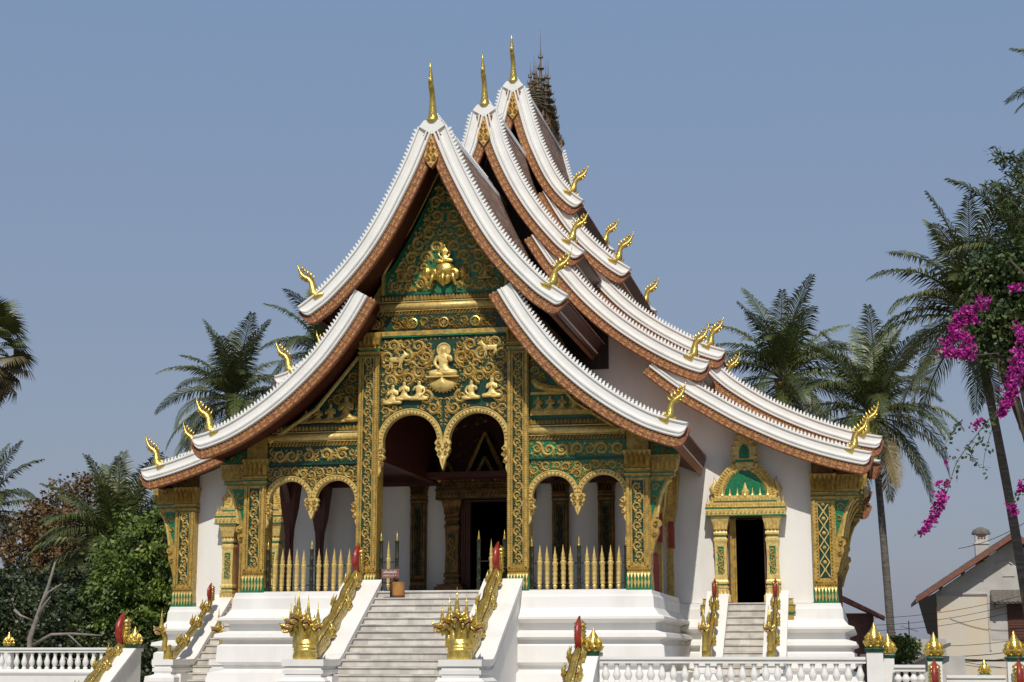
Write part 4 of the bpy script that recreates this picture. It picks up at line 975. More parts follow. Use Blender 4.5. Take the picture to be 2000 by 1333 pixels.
for s, q, lab in ((-1, -1, 'single-headed golden serpent on the outer parapet of the left side stairs'), (-1, 1, 'single-headed golden serpent head rising behind the left side stairs, nearer the porch'), (1, -1, 'single-headed golden serpent on the parapet of the right side stairs nearer the porch'), (1, 1, 'single-headed golden serpent on the outer parapet of the right side stairs')):
    naga('serpent_statue', lab, s * 7.66 + q * .86, (1.85, -.12), mpath(2.0, -.08, .667, 5.2, .05), 1, -.5 if s < 0 else -.15, .82, 'golden serpents on the stair parapets', br=.10, tscale=.55)
naga('serpent_tail', 'golden serpent with red upright tail on the terrace ramp before the right balustrade', 4.55, (-7.8, -1.7), [(-7.8, -1.55), (-7.2, -1.15), (-6.6, -.85), (-6.0, -.42), (-5.5, -.12), (-5.1, .12)], head=False, br=.19, tscale=.78)
naga('serpent_tail', 'golden serpent with red upright tail on the terrace ramp before the left balustrade', -10.75, (.1, -1.9), [(.1, -1.65), (.9, -1.15), (1.7, -.82), (2.4, -.35), (3.1, -.02), (3.6, .28)], head=False, br=.22, tscale=1.0)
def ramp(label, x, w, y0, z0, y1, z1):
    t = thing('terrace_ramp_wall', label, 'parapet wall', (x, y0, ZG))
    part('wall_body', MB().prismx([(y0, z0), (y1, z1), (y1 + .5, z1), (y1 + .5, ZG), (y0, ZG)], x - w, x + w), WHITE, t)
    part('wall_coping', MB().prismx([(y0, z0 + .10), (y1, z1 + .10), (y1 + .55, z1 + .10), (y1 + .55, z1), (y1, z1), (y0, z0)], x - w - .05, x + w + .05), WHITE, t)
    part('green_cap', MB().box(x + .0, x + w + .07, y1 + .02, y1 + .56, z1 + .105, z1 + .19), GREEN, t)
    part('lotus_finial', bud_lathe(x + w * .6, y1 + .28, z1 + .19, 1.0), NAGA, t, smooth=40)
def bud_lathe(x, y, z, k=1.):
    mb = MB().lathe(x, y, [(.16 * k, 0), (.18 * k, .03 * k), (.15 * k, .06 * k), (.19 * k, .12 * k), (.17 * k, .2 * k), (.15 * k, .26 * k), (.10 * k, .36 * k), (.04 * k, .46 * k), (.003, .56 * k)], 12, z)
    for ring, (r, zz, h, nn) in enumerate(((.185, .04, .2, 8), (.16, .14, .2, 8))):
        for i in range(nn):
            a = 2 * pi * (i + .5 * ring) / nn; c, s = cos(a), sin(a)
            mb.tube([(x + r * .85 * k * c, y + r * .85 * k * s, z + zz * k), (x + r * 1.12 * k * c, y + r * 1.12 * k * s, z + (zz + h * .45) * k), (x + r * .78 * k * c, y + r * .78 * k * s, z + (zz + h) * k)], [.045 * k, .05 * k, .004], 5)
    return mb
ramp('white sloping wall under the right terrace serpent', 4.72, .25, -8.0, -2.0, -5.3, -.12)
ramp('white sloping wall under the left terrace serpent', -10.55, .30, -.2, -2.0, 3.4, .10)

# ------------------------------------------------------------------ porch fences
PICK = mesh('picket', MB().lathe(0, 0, [(.004, -.05), (.035, .02), (.048, .08), (.03, .11), (.05, .14), (.042, .22), (.052, .27), (.04, .33), (.052, .40), (.04, .46), (.052, .53), (.042, .60), (.058, .66), (.062, .70), (.035, .73), (.05, .78), (.034, .85), (.038, .88), (.018, .98), (.002, 1.14)], 6), GOLD_L, 30)
PICK2 = mesh('red_picket', MB().lathe(0, 0, [(.03, 0), (.035, .1), (.03, .9), (.02, 1.0), (.002, 1.12)], 5), RED)
def fpost(t, x, y, z, h=1.12):
    p = part('fence_post', MB().lathe(x, y, [(.07, 0), (.07, .08), (.052, .1), (.052, .28), (.062, .30), (.062, .33), (.052, .35), (.052, .56), (.062, .58), (.062, .62), (.052, .64), (.052, .86), (.062, .88), (.062, .91), (.052, .93), (.052, h), (.065, h + .01), (.065, h + .04)], 8, z), DKGREEN, t, smooth=35)
    part('gold_tip', MB().lathe(x, y, [(.05, h + .04), (.03, h + .08), (.035, h + .11), (.018, h + .18), (.002, h + .32)], 8, z), NAGA, p, smooth=True)
def fence(lab, xa, xb, posts, y=.10, n=5):
    t = thing('porch_fence', lab, 'fence', ((xa + xb) / 2, y, FL), 0, None)
    for z in (.20, .72): part('fence_rail', MB().box(xa, xb, y - .015, y + .015, FL + z - .014, FL + z + .014), IRON, t)
    for x in posts: fpost(t, x, y, FL)
    for a, b in zip(posts[:-1], posts[1:]):
        for i in range(n):
            inst('picket', PICK, t, (a + (b - a) * (i + 1) / (n + 1) + U(-.008, .008), y - .03, FL + .05), (U(-.02, .02), U(-.02, .02), 0), (1.3, 1.1, U(.97, 1.02)))
    return t
fence('gold-tipped picket fence in the two arches left of the stairs', -4.98, -2.38, (-4.93, -3.68, -2.42))
fence('gold-tipped picket fence in the two arches right of the stairs', 2.38, 4.98, (2.42, 3.68, 4.93))
for xs, lab in (((-1.72, -1.28), 'short gate fence with tall spired posts left of the stair head'), ((.98, 1.68), 'short gate fence with tall spired posts right of the stair head')):
    t = thing('stair_gate', lab, 'gate', (sum(xs) / 2, .1, FL))
    for x in xs: fpost(t, x, .1, FL, 1.32)
    inst('picket', PICK, t, (sum(xs) / 2, .05, FL + .1), (0, 0, 0), (1.1, 1.1, 1.12))
    for z in (.25, .8): part('fence_rail', MB().box(xs[0], xs[1], .085, .115, FL + z - .012, FL + z + .012), IRON, t)
t = thing('side_fence', 'dark red picket fence in the right side arch of the porch', 'fence', (5.45, 1.7, FL))
for z in (.2, .8): part('fence_rail', MB().box(5.44, 5.46, .6, 2.75, FL + z, FL + z + .03), SHUT, t)
for i in range(11): inst('picket', PICK2, t, (5.45, .7 + .19 * i, FL), (0, 0, 0))

# sign on a stand, bin on the top steps
t = thing('notice_stand', 'small dull red notice with white lettering on a thin post at the stair head', 'sign', (-1.26, -.55, 1.5))
part('post', MB().lathe(-1.26, -.55, [(.015, 0), (.015, .55)], 6, 1.5).box(-1.42, -1.1, -.6, -.5, 1.485, 1.505), IRON, t)
part('board', MB().box(-1.50, -1.02, -.58, -.56, 2.0, 2.24), SIGNM, t)
m = MB(); x = -1.44
while x < -1.08:                              # upper line: rounded script, lower line: short latin letters (illegible in the photo)
    w = U(.022, .034); m.box(x, x + w * .3, -.586, -.581, 2.13, 2.175); m.box(x, x + w, -.586, -.581, 2.168, 2.18); m.box(x + w * .7, x + w, -.586, -.581, 2.14, 2.18)
    if R() < .3: m.box(x, x + w, -.586, -.581, 2.192, 2.20)
    x += w + .008
x = -1.47
while x < -1.06:
    w = U(.012, .02)
    if R() < .85: m.box(x, x + w * .4, -.586, -.581, 2.05, 2.085); m.box(x, x + w, -.586, -.581, 2.066, 2.076)
    x += w + .007
part('lettering', m, WHITE2, t, kind='stuff')
t = thing('wooden_bin', 'small tan wooden bin standing on the top step beside the notice', 'bin', (-1.02, -.62, 1.49))
part('bin_body', MB().lathe(-1.02, -.62, [(.13, 0), (.16, .02), (.165, .38), (.17, .40), (.15, .40), (.14, .1), (.001, .1)], 14, 1.49), BUCKET, t, smooth=30)
part('bin_band', MB().lathe(-1.02, -.62, [(.155, .02), (.172, .02), (.172, .05), (.155, .05)], 14, 1.49), SHUT, t)
part('bin_handle', MB().tube([(-1.2, -.6, 1.55), (-1.22, -.6, 1.8), (-1.16, -.6, 1.98), (-1.1, -.6, 2.02), (-1.05, -.6, 1.93)], .035, 6), SHUT, t, smooth=True)

# ------------------------------------------------------------------ balustrades
BAL = mesh('baluster', MB().lathe(0, 0, [(.07, 0), (.07, .04), (.045, .06), (.085, .14), (.09, .20), (.05, .31), (.042, .35), (.055, .38), (.065, .42)], 10), WHITE2, 40)
def balustrade(lab, x0, x1, y, zt, zb=-.62, sp=.25, group=None, dz=0, k=1.):
    t = thing('balustrade', lab, 'balustrade', ((x0 + x1) / 2, y, ZG))
    h = zt - .15 - zb
    part('top_rail', MB().prismx([(y - .13, zt), (y + .13, zt), (y + .13, zt - .06), (y + .09, zt - .08), (y + .09, zt - .145), (y - .09, zt - .145), (y - .09, zt - .08), (y - .13, zt - .06)], x0, x1), WHITE2, t)
    part('bottom_rail', MB().prismx([(y - .11, zb), (y + .11, zb), (y + .14, zb - .08), (y + .14, zb - .12), (y + .1, zb - .2), (y + .1, ZG), (y - .1, ZG), (y - .1, zb - .2), (y - .14, zb - .12), (y - .14, zb - .08)], x0, x1), WHITE2, t)
    n = int((x1 - x0) / sp)
    for i in range(n): inst('baluster', BAL, t, (x0 + (i + .5) * (x1 - x0) / n, y, zb), (0, 0, U(0, 3)), (1, 1, h / .42))
    return t
def bpost(lab, x, y, zt, w=.17, bud=1., extra=None, group='posts with gilded lotus buds'):
    t = thing('balustrade_post', lab, 'post', (x, y, ZG), 0, group)
    part('shaft', MB().sq(x, y, [(w * 1.1, ZG), (w * 1.1, ZG + .4), (w, ZG + .5), (w, zt)]), WHITE2, t)
    part('green_cap', MB().sq(x, y, [(w, zt + .002), (w * 1.2, zt + .02), (w * 1.25, zt + .07), (w * 1.1, zt + .1)]), GREEN, t)
    part('lotus_finial', bud_lathe(x, y, zt + .1, bud), NAGA, t, smooth=40)
    return t
balustrade('white balustrade in front of the right half of the temple', 5.02, 10.95, -5.05, -.03)
balustrade('white balustrade running left from the left terrace serpent', -19.5, -10.95, 4.0, .22, -.42, .25)
balustrade('short low white balustrade right of the tall lotus post', 11.55, 12.22, -5.0, -.20, -.62, .16)
balustrade('low white balustrade at the right edge between two lotus posts', 12.66, 13.9, -5.0, -.42, -.8, .2)
bpost('white post with big gilded lotus bud ending the long right balustrade', 11.15, -5.05, .07, .18, 1.0)
bpost('white post with gilded lotus bud half hidden behind the tall right post', 11.45, -4.6, -.06, .12, .8)
p1 = bpost('white post with gilded lotus bud and red serpent tail, before the cream house', 12.43, -5.0, -.12, .15, .95)
p2 = bpost('white post with gilded lotus bud and red serpent tail at the right edge', 14.12, -5.0, -.12, .17, 1.0)
bpost('small low post with gilded lotus bud near the bottom right corner', 13.48, -4.9, -.50, .12, .6)
for x in (-16.55, -17.75): bpost('small gilded lotus bud showing above the left balustrade, %s' % ('nearer the temple' if x > -17 else 'farther left'), x, 7.5, .18, .14, .85)
for x in (12.40, 14.16):
    naga('serpent_tail', 'small golden serpent with red tail climbing the lotus post %s' % ('before the cream house' if x < 13 else 'at the right edge'), x, (-6.0, -2.2), [(-6.6, -1.75), (-6.2, -1.4), (-5.8, -1.1), (-5.45, -.78)], head=False, br=.13, tscale=.72)

# ------------------------------------------------------------------ roof spire cluster on the main ridge
t_ = part('ridge_ornament', MB().box(-.2, .2, 12.2, 16.2, 18.95, 19.2), DKGOLD, T)
def umb(x, y, z, h, k):
    pr = []; n = 7
    for i in range(n):
        f = i / n; r = .22 * k * (1 - f) + .02; pr += [(r * .35, f * h), (r, f * h + .02), (r * .9, f * h + .05), (r * .3, f * h + .06)]
    pr += [(.012, h), (.002, h * 1.25)]
    mb = MB().lathe(x, y, pr, 7, z)
    for i in range(n):
        f = i / n; r = (.22 * k * (1 - f) + .02)
        for j in range(5):
            a = U(0, 6.3); mb.tube([(x + r * cos(a), y + r * sin(a), z + f * h), (x + r * 1.15 * cos(a), y + r * 1.15 * sin(a), z + f * h + .16)], [.016, .002], 3)
    return mb
for i in range(27):
    f = (i - 13) / 13; y = 14.1 + f * 2.5; h = 2.4 * (1 - abs(f)) ** .95 + .5
    z = 19.15
    part('tiered_umbrella', umb(U(-.25, .25) if i != 13 else 0, y, z, h * U(.7, .9) if i != 13 else 3.0, 1.2 + .7 * (1 - abs(f))), TARN if i % 5 else DKGOLD, t_)
    if i % 2: part('tiered_umbrella', umb(U(-.3, .4), y + .1, z - .3, h * .62, 1.), TARN, t_)
for i in range(12):
    y = 12.3 + i * .33; s = 1
    part('naga_cresting', MB().tube([(.1, y, 18.9), (.3, y, 18.75), (.42, y, 18.9), (.45, y - .05, 19.2)], [.09, .12, .08, .003], 5), DKGOLD, t_)

# ------------------------------------------------------------------ palms
def frond_mesh(L, e0, droop, nl=50, ll=1.12, hang=.6, w=.045, dry=False, twist=0, jit=.12):
    mb = MB(); N = 16; P = [(0., 0., 0.)]; x = z = 0; e = e0; T_ = []
    for i in range(N):
        f = i / N; e = e0 - droop * f ** 1.25; x += L / N * cos(e); z += L / N * sin(e); P.append((x, 0, z)); T_.append(e)
    T_.append(e)
    mb.tube(P, [.055 * (1 - .9 * i / N) + .006 for i in range(N + 1)], 4)
    for i in range(nl):
        f = .14 + .86 * (i + .5) / nl; k = f * N; j = min(N - 1, int(k)); u = k - j
        px = P[j][0] + (P[j + 1][0] - P[j][0]) * u; pz = P[j][2] + (P[j + 1][2] - P[j][2]) * u; e = T_[j]
        l = ll * (sin(pi * min(1, f * .92 + .08) ** .8) * .85 + .22) * U(.85, 1.1)
        for s in (-1, 1):
            fw = .55 + .5 * f + U(-jit, jit); up = .25 + U(-jit, jit)
            d = Vector((cos(e) * fw - sin(e) * up, s * .95, sin(e) * fw + cos(e) * up)).normalized()
            a = Vector((px, 0, pz)); m1 = a + d * l * .5; hg = hang * U(.7, 1.3); d2 = (d + Vector((0, 0, -hg * 1.5))).normalized(); m2 = m1 + d2 * l * .5
            m1.z -= hg * l * .08
            wd = Vector((cos(e), 0, sin(e))) * w * U(.8, 1.15); hv = wd * .45
            mb.add([tuple(a - hv), tuple(a + hv), tuple(m1 + wd * .8), tuple(m1 - wd * .8), tuple(m2)], [(0, 1, 2, 3), (3, 2, 4)])
    return mb
FV = {}
def frond_variant(key, **kw):
    if key not in FV: FV[key] = mesh('frond', frond_mesh(**kw), DRYFR if kw.get('dry') else FROND)
    return FV[key]
VARS = [(1.42, .55, .5), (1.2, 1.0, .6), (.9, 1.45, .75), (.6, 1.6, .9), (.25, 1.5, 1.05), (-.05, 1.2, 1.2), (-.5, .9, 1.3)]
def palm(lab, cx, cy, cz, base, k, n=34, r=.16, seed=1, dry=2, low=6, nuts=True, name='coconut_palm', skew=0):
    random.seed(seed)
    n = int(n * 1.3); t = thing(name, lab, 'palm tree', (base[0], base[1], ZG), 0, 'coconut palms')
    H = cz - ZG; pts = [(base[0] + (cx - base[0]) * (f ** 1.4), base[1] + (cy - base[1]) * (f ** 1.4), ZG + H * f) for f in [i / 14 for i in range(15)]]
    part('trunk', MB().tube(pts, [r * 1.7 * k, r * 1.25 * k] + [r * (1.08 - .25 * i / 12) * k * (1 + .04 * (i % 2)) for i in range(13)], 9), BARK, t, smooth=True)
    part('crown_shaft', MB().lathe(cx, cy, [(.12 * k, -.5), (.22 * k, -.2), (.24 * k, .1), (.12 * k, .5), (.03, .8)], 8, cz), WOODB, t, smooth=True)
    for i in range(n):
        f = i / (n - 1); vi = min(low, int(f * (low + 1))); e0, dr, hg = VARS[vi]
        me = frond_variant(('f', vi, i % 2), L=4.6, e0=e0, droop=dr * (1 + .1 * (i % 2)), hang=hg)
        inst('frond', me, t, (cx, cy, cz + .1), (U(-.18, .18), U(-.1, .1), i * 2.399 + skew + U(-.2, .2)), (k * U(.85, 1.08),) * 3)
    for i in range(dry):
        me = frond_variant(('d', i % 2), L=3.8, e0=-.6 - .3 * (i % 2), droop=.8, hang=1.2, dry=True)
        inst('dead_frond', me, t, (cx, cy, cz - .1), (U(-.2, .2), 0, U(0, 6.28)), (k,) * 3)
    if nuts:
        for i in range(7):
            a = U(0, 6.28); part('coconut', MB().lathe(cx + .3 * k * cos(a), cy + .3 * k * sin(a), [(.02, -.14), (.10, -.09), (.13, 0), (.09, .1), (.01, .14)], 7, cz - .25 + U(-.15, .15)), LEAF1 if i % 2 else BUCKET, t, smooth=True)
    return t
palm('tall coconut palm behind the right roof eave, highest crown of the pair', 7.53, 37, 13.0, (8.2, 37.5), 1.08, 32, seed=3)
palm('coconut palm directly right of the lower right roof corner, trunk beside the eave brackets', 11.62, 30, 10.1, (12.1, 30, 0), 1.02, 32, seed=5, skew=1)
palm('tall palm tangled with the bougainvillea, its leaning trunk crossing the cream house', 15.0, 14, 11.0, (16.45, 14), .98, 30, seed=8)
palm('palm whose trunk and lowest fronds show at the right edge under the creeper', 16.9, 13, 12.4, (17.0, 13), .9, 22, seed=9)
palm('tallest palm, only its left frond tips showing at the top right corner', 19.1, 12.2, 17.6, (19.2, 12), .78, 18, seed=12, dry=5)
palm('coconut palm with drooping crown just behind the left roof slope', -20.3, 36, 12.6, (-20.9, 36), 1.02, 32, seed=14, skew=.6)
palm('coconut palm mostly hidden behind the left upper roof, only frond tips showing', -15.5, 36, 14.9, (-15, 36), .9, 22, seed=16)
palm('low broad coconut palm in the trees left of the temple', -19.8, 22, 4.0, (-19.5, 22), 1.0, 34, seed=18, low=5, dry=4, r=.2)
palm('pale coconut palm cut off by the left edge behind the trees', -30.6, 30, 6.6, (-31, 30), .9, 26, seed=21)
# fan palm at the left edge
def fan_mesh(k=1.):
    mb = MB(); mb.tube([(0, 0, 0), (.6, 0, .12), (1.15, 0, .1)], [.035, .025, .02], 4)
    n = 34
    for i in range(n):
        a = -1.9 + 3.8 * i / (n - 1); d = Vector((cos(a), sin(a), .12 * cos(a * 2))); l = U(.85, 1.0)
        o = Vector((1.15, 0, .1)); p = Vector((-sin(a), cos(a), 0)) * .042; m1 = o + d * l * .6 + Vector((0, 0, .05)); m2 = o + d * l + Vector((0, 0, -.28 * l))
        mb.add([tuple(o), tuple(m1 - p), tuple(m2), tuple(m1 + p)], [(0, 1, 2, 3)])
    return mb
random.seed(5)
FAN = mesh('fan_leaf', fan_mesh(), FROND); FAND = mesh('dry_fan_leaf', fan_mesh(), DRYFR)
t = thing('fan_palm', 'fan palm with half-dry crown cut off by the left edge, high above the trees', 'palm tree', (-19.9, 10, ZG))
part('trunk', MB().tube([(-19.9, 10, ZG), (-19.8, 10, 4), (-19.35, 10, 11.0)], [.28, .2, .18], 9), BARK, t, smooth=True)
for i in range(46):
    f = i / 45; el = 1.3 - 2.75 * f
    inst('fan_leaf' if f < .55 else 'dry_fan_leaf', FAN if f < .55 else FAND, t, (-19.35, 10, 11.1 - .9 * f), (U(-.5, .5), -el, i * 2.4 + U(-.3, .3)), (U(.78, .95),) * 3)

# ------------------------------------------------------------------ broadleaf trees
def foliage(ells, n, ls, droop=.3, clump=.4, seed=1, aspect=2.6, per=16, hollow=.55):
    random.seed(seed); mb = MB(); V, Fc = mb.v, mb.f; tot = sum(e[3] * e[4] * e[5] for e in ells)
    for (cx, cy, cz, rx, ry, rz) in ells:
        nc = int(n / per * (rx * ry * rz) / tot)
        for _ in range(nc):
            while True:
                a, b, c = U(-1, 1), U(-1, 1), U(-1, 1); q = a * a + b * b + c * c
                if hollow ** 2 < q < 1: break
            bump = 1 + .16 * sin(a * 7 + seed) * cos(c * 8 + b * 5)
            px, py, pz = cx + a * rx * bump, cy + b * ry * bump, cz + c * rz * bump
            for _ in range(per):
                d = Vector((U(-1, 1), U(-1, 1), U(-.9, .7) - droop)).normalized(); l = ls * U(.6, 1.25)
                o = Vector((px, py, pz)) + d * clump * U(.1, 1); s = d.cross(Vector((U(-1, 1), U(-1, 1), U(-.3, 1)))).normalized() * (l / aspect)
                e = len(V); V.extend([tuple(o), tuple(o + d * l * .5 + s), tuple(o + d * l), tuple(o + d * l * .5 - s)]); Fc.append((e, e + 1, e + 2, e + 3))
    return mb
def branches(base, ells, n, r, seed=2):
    random.seed(seed); out = []
    c = Vector((sum(e[0] for e in ells) / len(ells), sum(e[1] for e in ells) / len(ells), min(e[2] - e[5] * .5 for e in ells)))
    b = Vector(base); out.append(MB().tube([b, b.lerp(c, .5) + Vector((U(-.2, .2), 0, 0)), c], [r, r * .8, r * .6], 8))
    for i in range(n):
        e = ells[i % len(ells)]; q = Vector((e[0] + U(-.7, .7) * e[3], e[1] + U(-.7, .7) * e[4], e[2] + U(-.4, .8) * e[5])); s_ = b.lerp(c, U(.6, 1))
        m_ = s_.lerp(q, .5) + Vector((U(-.3, .3), U(-.3, .3), U(0, .4))); out.append(MB().tube([s_, m_, q], [r * .4, r * .25, r * .06], 6))
    return out
def tree(name, lab, cat, base, ells, n, ls, m_, r=.2, nb=8, seed=1, group=None, **kw):
    t = thing(name, lab, cat, base, 0, group); br = branches(base, ells, nb, r, seed)
    tr = part('trunk', br[0], WOODB, t, smooth=True)
    for b in br[1:]: part('branch', b, WOODB, t, smooth=True)
    part('crown', foliage(ells, n, ls, seed=seed, **kw), m_, t, kind='stuff'); return t
tree('mango_tree', 'bright green mango tree close against the left end of the temple', 'tree', (-14.6, 14, ZG), [(-14.6, 14, 2.6, 2.2, 1.9, 2.6), (-13.9, 14.5, 4.0, 1.5, 1.5, 1.9), (-15.6, 14, 1.2, 1.6, 1.6, 2.3), (-13.6, 14, .8, 1.6, 1.6, 2.4)], 46000, .19, LEAF1, .25, 9, 11, droop=.5, clump=.30, aspect=3.8, per=34, hollow=.72)
tree('rusty_leaved_tree', 'large tree with rusty brown and dark green leaves behind the low palm', 'tree', (-25, 29, ZG), [(-24.6, 29, 5.2, 2.9, 2.5, 3.2), (-27.2, 29, 4.0, 2.3, 2.3, 2.9), (-22.5, 28, 2.8, 2.5, 2.2, 2.8), (-25, 28, .6, 4.5, 2.5, 2.4)], 46000, .17, LEAF2, .35, 10, 13, droop=.2, clump=.42, aspect=2.4, per=24, hollow=.7)
tree('dark_shrub', 'dark green bushes with small leaves filling the bottom left corner', 'shrub', (-18.6, 13, ZG), [(-18.6, 13, .7, 2.4, 1.5, 1.9), (-16.6, 13.5, 0., 2.0, 1.4, 1.6), (-20.5, 13, 1.2, 1.6, 1.4, 2.0), (-14.6, 12.5, -.6, 1.8, 1.2, 1.5)], 26000, .13, LEAF3, .15, 8, 17, droop=0, clump=.35, aspect=2.)
tree('dark_tree', 'dark tree filling the gap under the palm left of the temple', 'tree', (-19.5, 18, ZG), [(-19.2, 19, 1.3, 3.0, 2., 2.2), (-16.5, 18, 1.2, 2.4, 2., 2.4), (-22.5, 19, 1.2, 2.2, 2, 2.4)], 24000, .2, LEAF3, .25, 8, 19, droop=.1, clump=.45)
random.seed(31)
t = thing('bare_tree', 'bare pale forked tree trunk among the dark bushes left of the temple', 'tree', (-16.4, 10.8, ZG))
part('trunk', MB().tube([(-17.6, 11, ZG), (-17.55, 10.8, .6), (-17.25, 10.8, 1.5), (-16.95, 10.8, 2.4), (-16.75, 10.8, 3.2)], [.11, .1, .085, .06, .03], 7), PALEB, t, smooth=True)
for p in ([(-17.2, 10.8, 1.6), (-16.9, 10.7, 2.15), (-16.4, 10.7, 2.45)], [(-17.3, 10.8, 1.3), (-16.95, 10.6, 1.75), (-16.75, 10.6, 2.0)], [(-18.2, 10.8, 1.55), (-17.9, 10.7, 1.35), (-17.5, 10.8, 1.2)]):
    part('branch', MB().tube(p, [.06, .045, .02], 6), PALEB, t, smooth=True)
t = thing('fallen_branch', 'pale bare branch lying sideways in the bushes above the left balustrade', 'branch', (-15.6, 10.5, .5))
part('main_limb', MB().tube([(-17.3, 10.6, .35), (-16.6, 10.5, .7), (-15.8, 10.5, .72), (-14.7, 10.5, .66)], [.055, .05, .045, .02], 6), PALEB, t, smooth=True)
part('twig', MB().tube([(-16.0, 10.5, .72), (-15.6, 10.4, .45), (-15.3, 10.4, .2)], [.035, .025, .01], 5), PALEB, t, smooth=True)
part('twig', MB().tube([(-16.2, 10.5, .0), (-15.9, 10.4, -.15), (-15.3, 10.4, -.12)], [.03, .025, .01], 5), PALEB, t, smooth=True)
# creeper-covered tree with bougainvillea at the right edge
cr = tree('creeper_covered_tree', 'dark creeper-covered tree filling the right edge above the house', 'tree', (16.9, 9, ZG), [(16.0, 9, 11.9, 1.2, 1.0, .8), (15.3, 9, 11.6, .7, .8, .6), (15.2, 9, 10.3, .9, .9, .7), (14.8, 9, 9.6, .6, .6, .5), (16.4, 9, 10.6, 1.1, 1.0, 1.2), (16.9, 9, 9.0, .9, .9, 1.2), (17.3, 9, 11.4, 1.0, 1.1, 1.5), (16.0, 9, 9.2, .7, .8, .8)], 20000, .17, LEAF4, .2, 12, 23, droop=.1, clump=.5, aspect=2.6, hollow=.0, per=12)
random.seed(33)
def spray(parent, pts, r0, nl, sp=.16, ls=.16, m_=LEAF4, wk=.35):
    P = catmull(pts, .25); part('trailing_stem', MB().tube([tuple(p) for p in P], [r0 * (1 - .7 * i / len(P)) for i in range(len(P))], 4), WOODB, parent)
    mb = MB()
    for _ in range(nl):
        p = random.choice(P) + Vector((U(-sp, sp), U(-sp, sp), U(-sp, sp))); d = Vector((U(-1, 1), U(-1, 1), U(-1, .6))).normalized() * ls; s = d.cross(Vector((U(-1, 1), U(-1, 1), 1))).normalized() * ls * wk
        mb.add([tuple(p), tuple(p + d * .5 + s), tuple(p + d), tuple(p + d * .5 - s)], [(0, 1, 2, 3)])
    part('leaves', mb, m_, parent, kind='stuff')
def bracts(parent, pts, r, n):
    mb = MB(); P = catmull(pts, .1)
    for _ in range(n):
        i = random.randrange(len(P)); rr = r * (1 - .45 * i / len(P)); c = P[i] + Vector((random.gauss(0, rr * .5), random.gauss(0, rr * .5), random.gauss(0, rr * .5)))
        for k in range(3):
            a = Vector((U(-1, 1), U(-1, 1), U(-1, 1))).normalized() * .085; b = a.cross(Vector((U(-1, 1), U(-1, 1), U(-1, 1)))).normalized() * .045
            mb.add([tuple(c), tuple(c + a * .6 + b), tuple(c + a), tuple(c + a * .6 - b)], [(0, 1, 2, 3)])
    part('magenta_bracts', mb, MAGENTA, parent, kind='stuff')
bv = thing('bougainvillea', 'bougainvillea with magenta flowers trailing through the palm at the right edge', 'flowering creeper', (16.2, 6.8, ZG))
part('main_stem', MB().tube([(17.3, 8.6, ZG), (17.2, 8, 4), (16.9, 7.6, 8), (16.4, 7.4, 10.8), (15.6, 7, 11.6)], [.09, .08, .07, .05, .03], 6), WOODB, bv, smooth=True)
def at(px, py, Y):       # photograph point at a chosen depth, used only to read positions off
    d = F + RT2 * ((px - 1000) / 3225.7) - UP2 * ((py - 666.5) / 3225.7); k = (Y + 43) / d.y; return (10.97 + d.x * k, Y, d.z * k)
for pts, r, n in [([(1922, 590), (1895, 608), (1868, 622)], .2, 210), ([(1905, 622), (1880, 630), (1858, 642)], .15, 130), ([(1895, 665), (1870, 655), (1848, 672)], .2, 170), ([(1900, 690), (1870, 690), (1840, 688)], .2, 230), ([(1990, 640), (1996, 665)], .15, 80), ([(1992, 690), (1985, 730), (1975, 765), (1962, 800)], .26, 480), ([(1962, 800), (1955, 810)], .12, 60), ([(1990, 560), (1975, 563)], .12, 40),
                  ([(1840, 965), (1835, 985), (1825, 1010), (1800, 1040)], .17, 200), ([(1851, 940), (1830, 945)], .12, 22), ([(1975, 990), (1980, 1000)], .14, 60), ([(1905, 832), (1915, 820)], .12, 30), ([(1850, 895), (1847, 905)], .05, 6), ([(1986, 945), (1998, 952), (1988, 960)], .12, 30)]:
    bracts(bv, [at(a, b, 6.4) for a, b in pts], r, n)
for pts, nl in [([(1985, 770), (1940, 810), (1900, 860), (1868, 905), (1850, 960), (1820, 1020), (1795, 1045)], 60), ([(1920, 860), (1895, 880), (1915, 915)], 26), ([(1880, 820), (1860, 845), (1845, 870)], 30), ([(1950, 690), (1885, 695), (1840, 690), (1800, 705), (1780, 712)], 26), ([(1960, 600), (1920, 590), (1870, 620)], 60),
                ([(1996, 940), (1985, 965), (1975, 990)], 20), ([(1950, 700), (1950, 790), (1925, 880), (1920, 920)], 50)]:
    spray(bv, [at(a, b, 6.4) for a, b in pts], .022, nl)
fe = thing('feathery_tree', 'thin feathery-branched tree top rising at the upper right edge', 'tree', (16.6, 8.2, ZG))
part('trunk', MB().tube([(17.1, 8.4, ZG), (16.9, 8.4, 8), (16.6, 8.2, 13.5)], [.14, .1, .05], 6), WOODB, fe)
for pts in ([(1985, 420), (1965, 385), (1955, 360), (1925, 375)], [(1985, 400), (1960, 375), (1930, 368)], [(1995, 350), (1975, 320), (1935, 300)], [(1996, 320), (1980, 305), (1955, 310)], [(1998, 440), (1975, 410), (1950, 400)], [(2005, 380), (1985, 350), (1965, 340)]):
    spray(fe, [at(a, b, 8.0) for a, b in pts], .022, 110, .15, .26, LEAF4, .12)
sh_ = tree('small_shrub', 'small green shrub behind the tall right lotus post', 'shrub', (12.5, 28, -1.6), [(12.45, 28, .35, .62, .5, .5), (12.1, 28, .2, .4, .4, .4)], 1800, .16, LEAF1, .05, 4, 41, clump=.2, per=10)

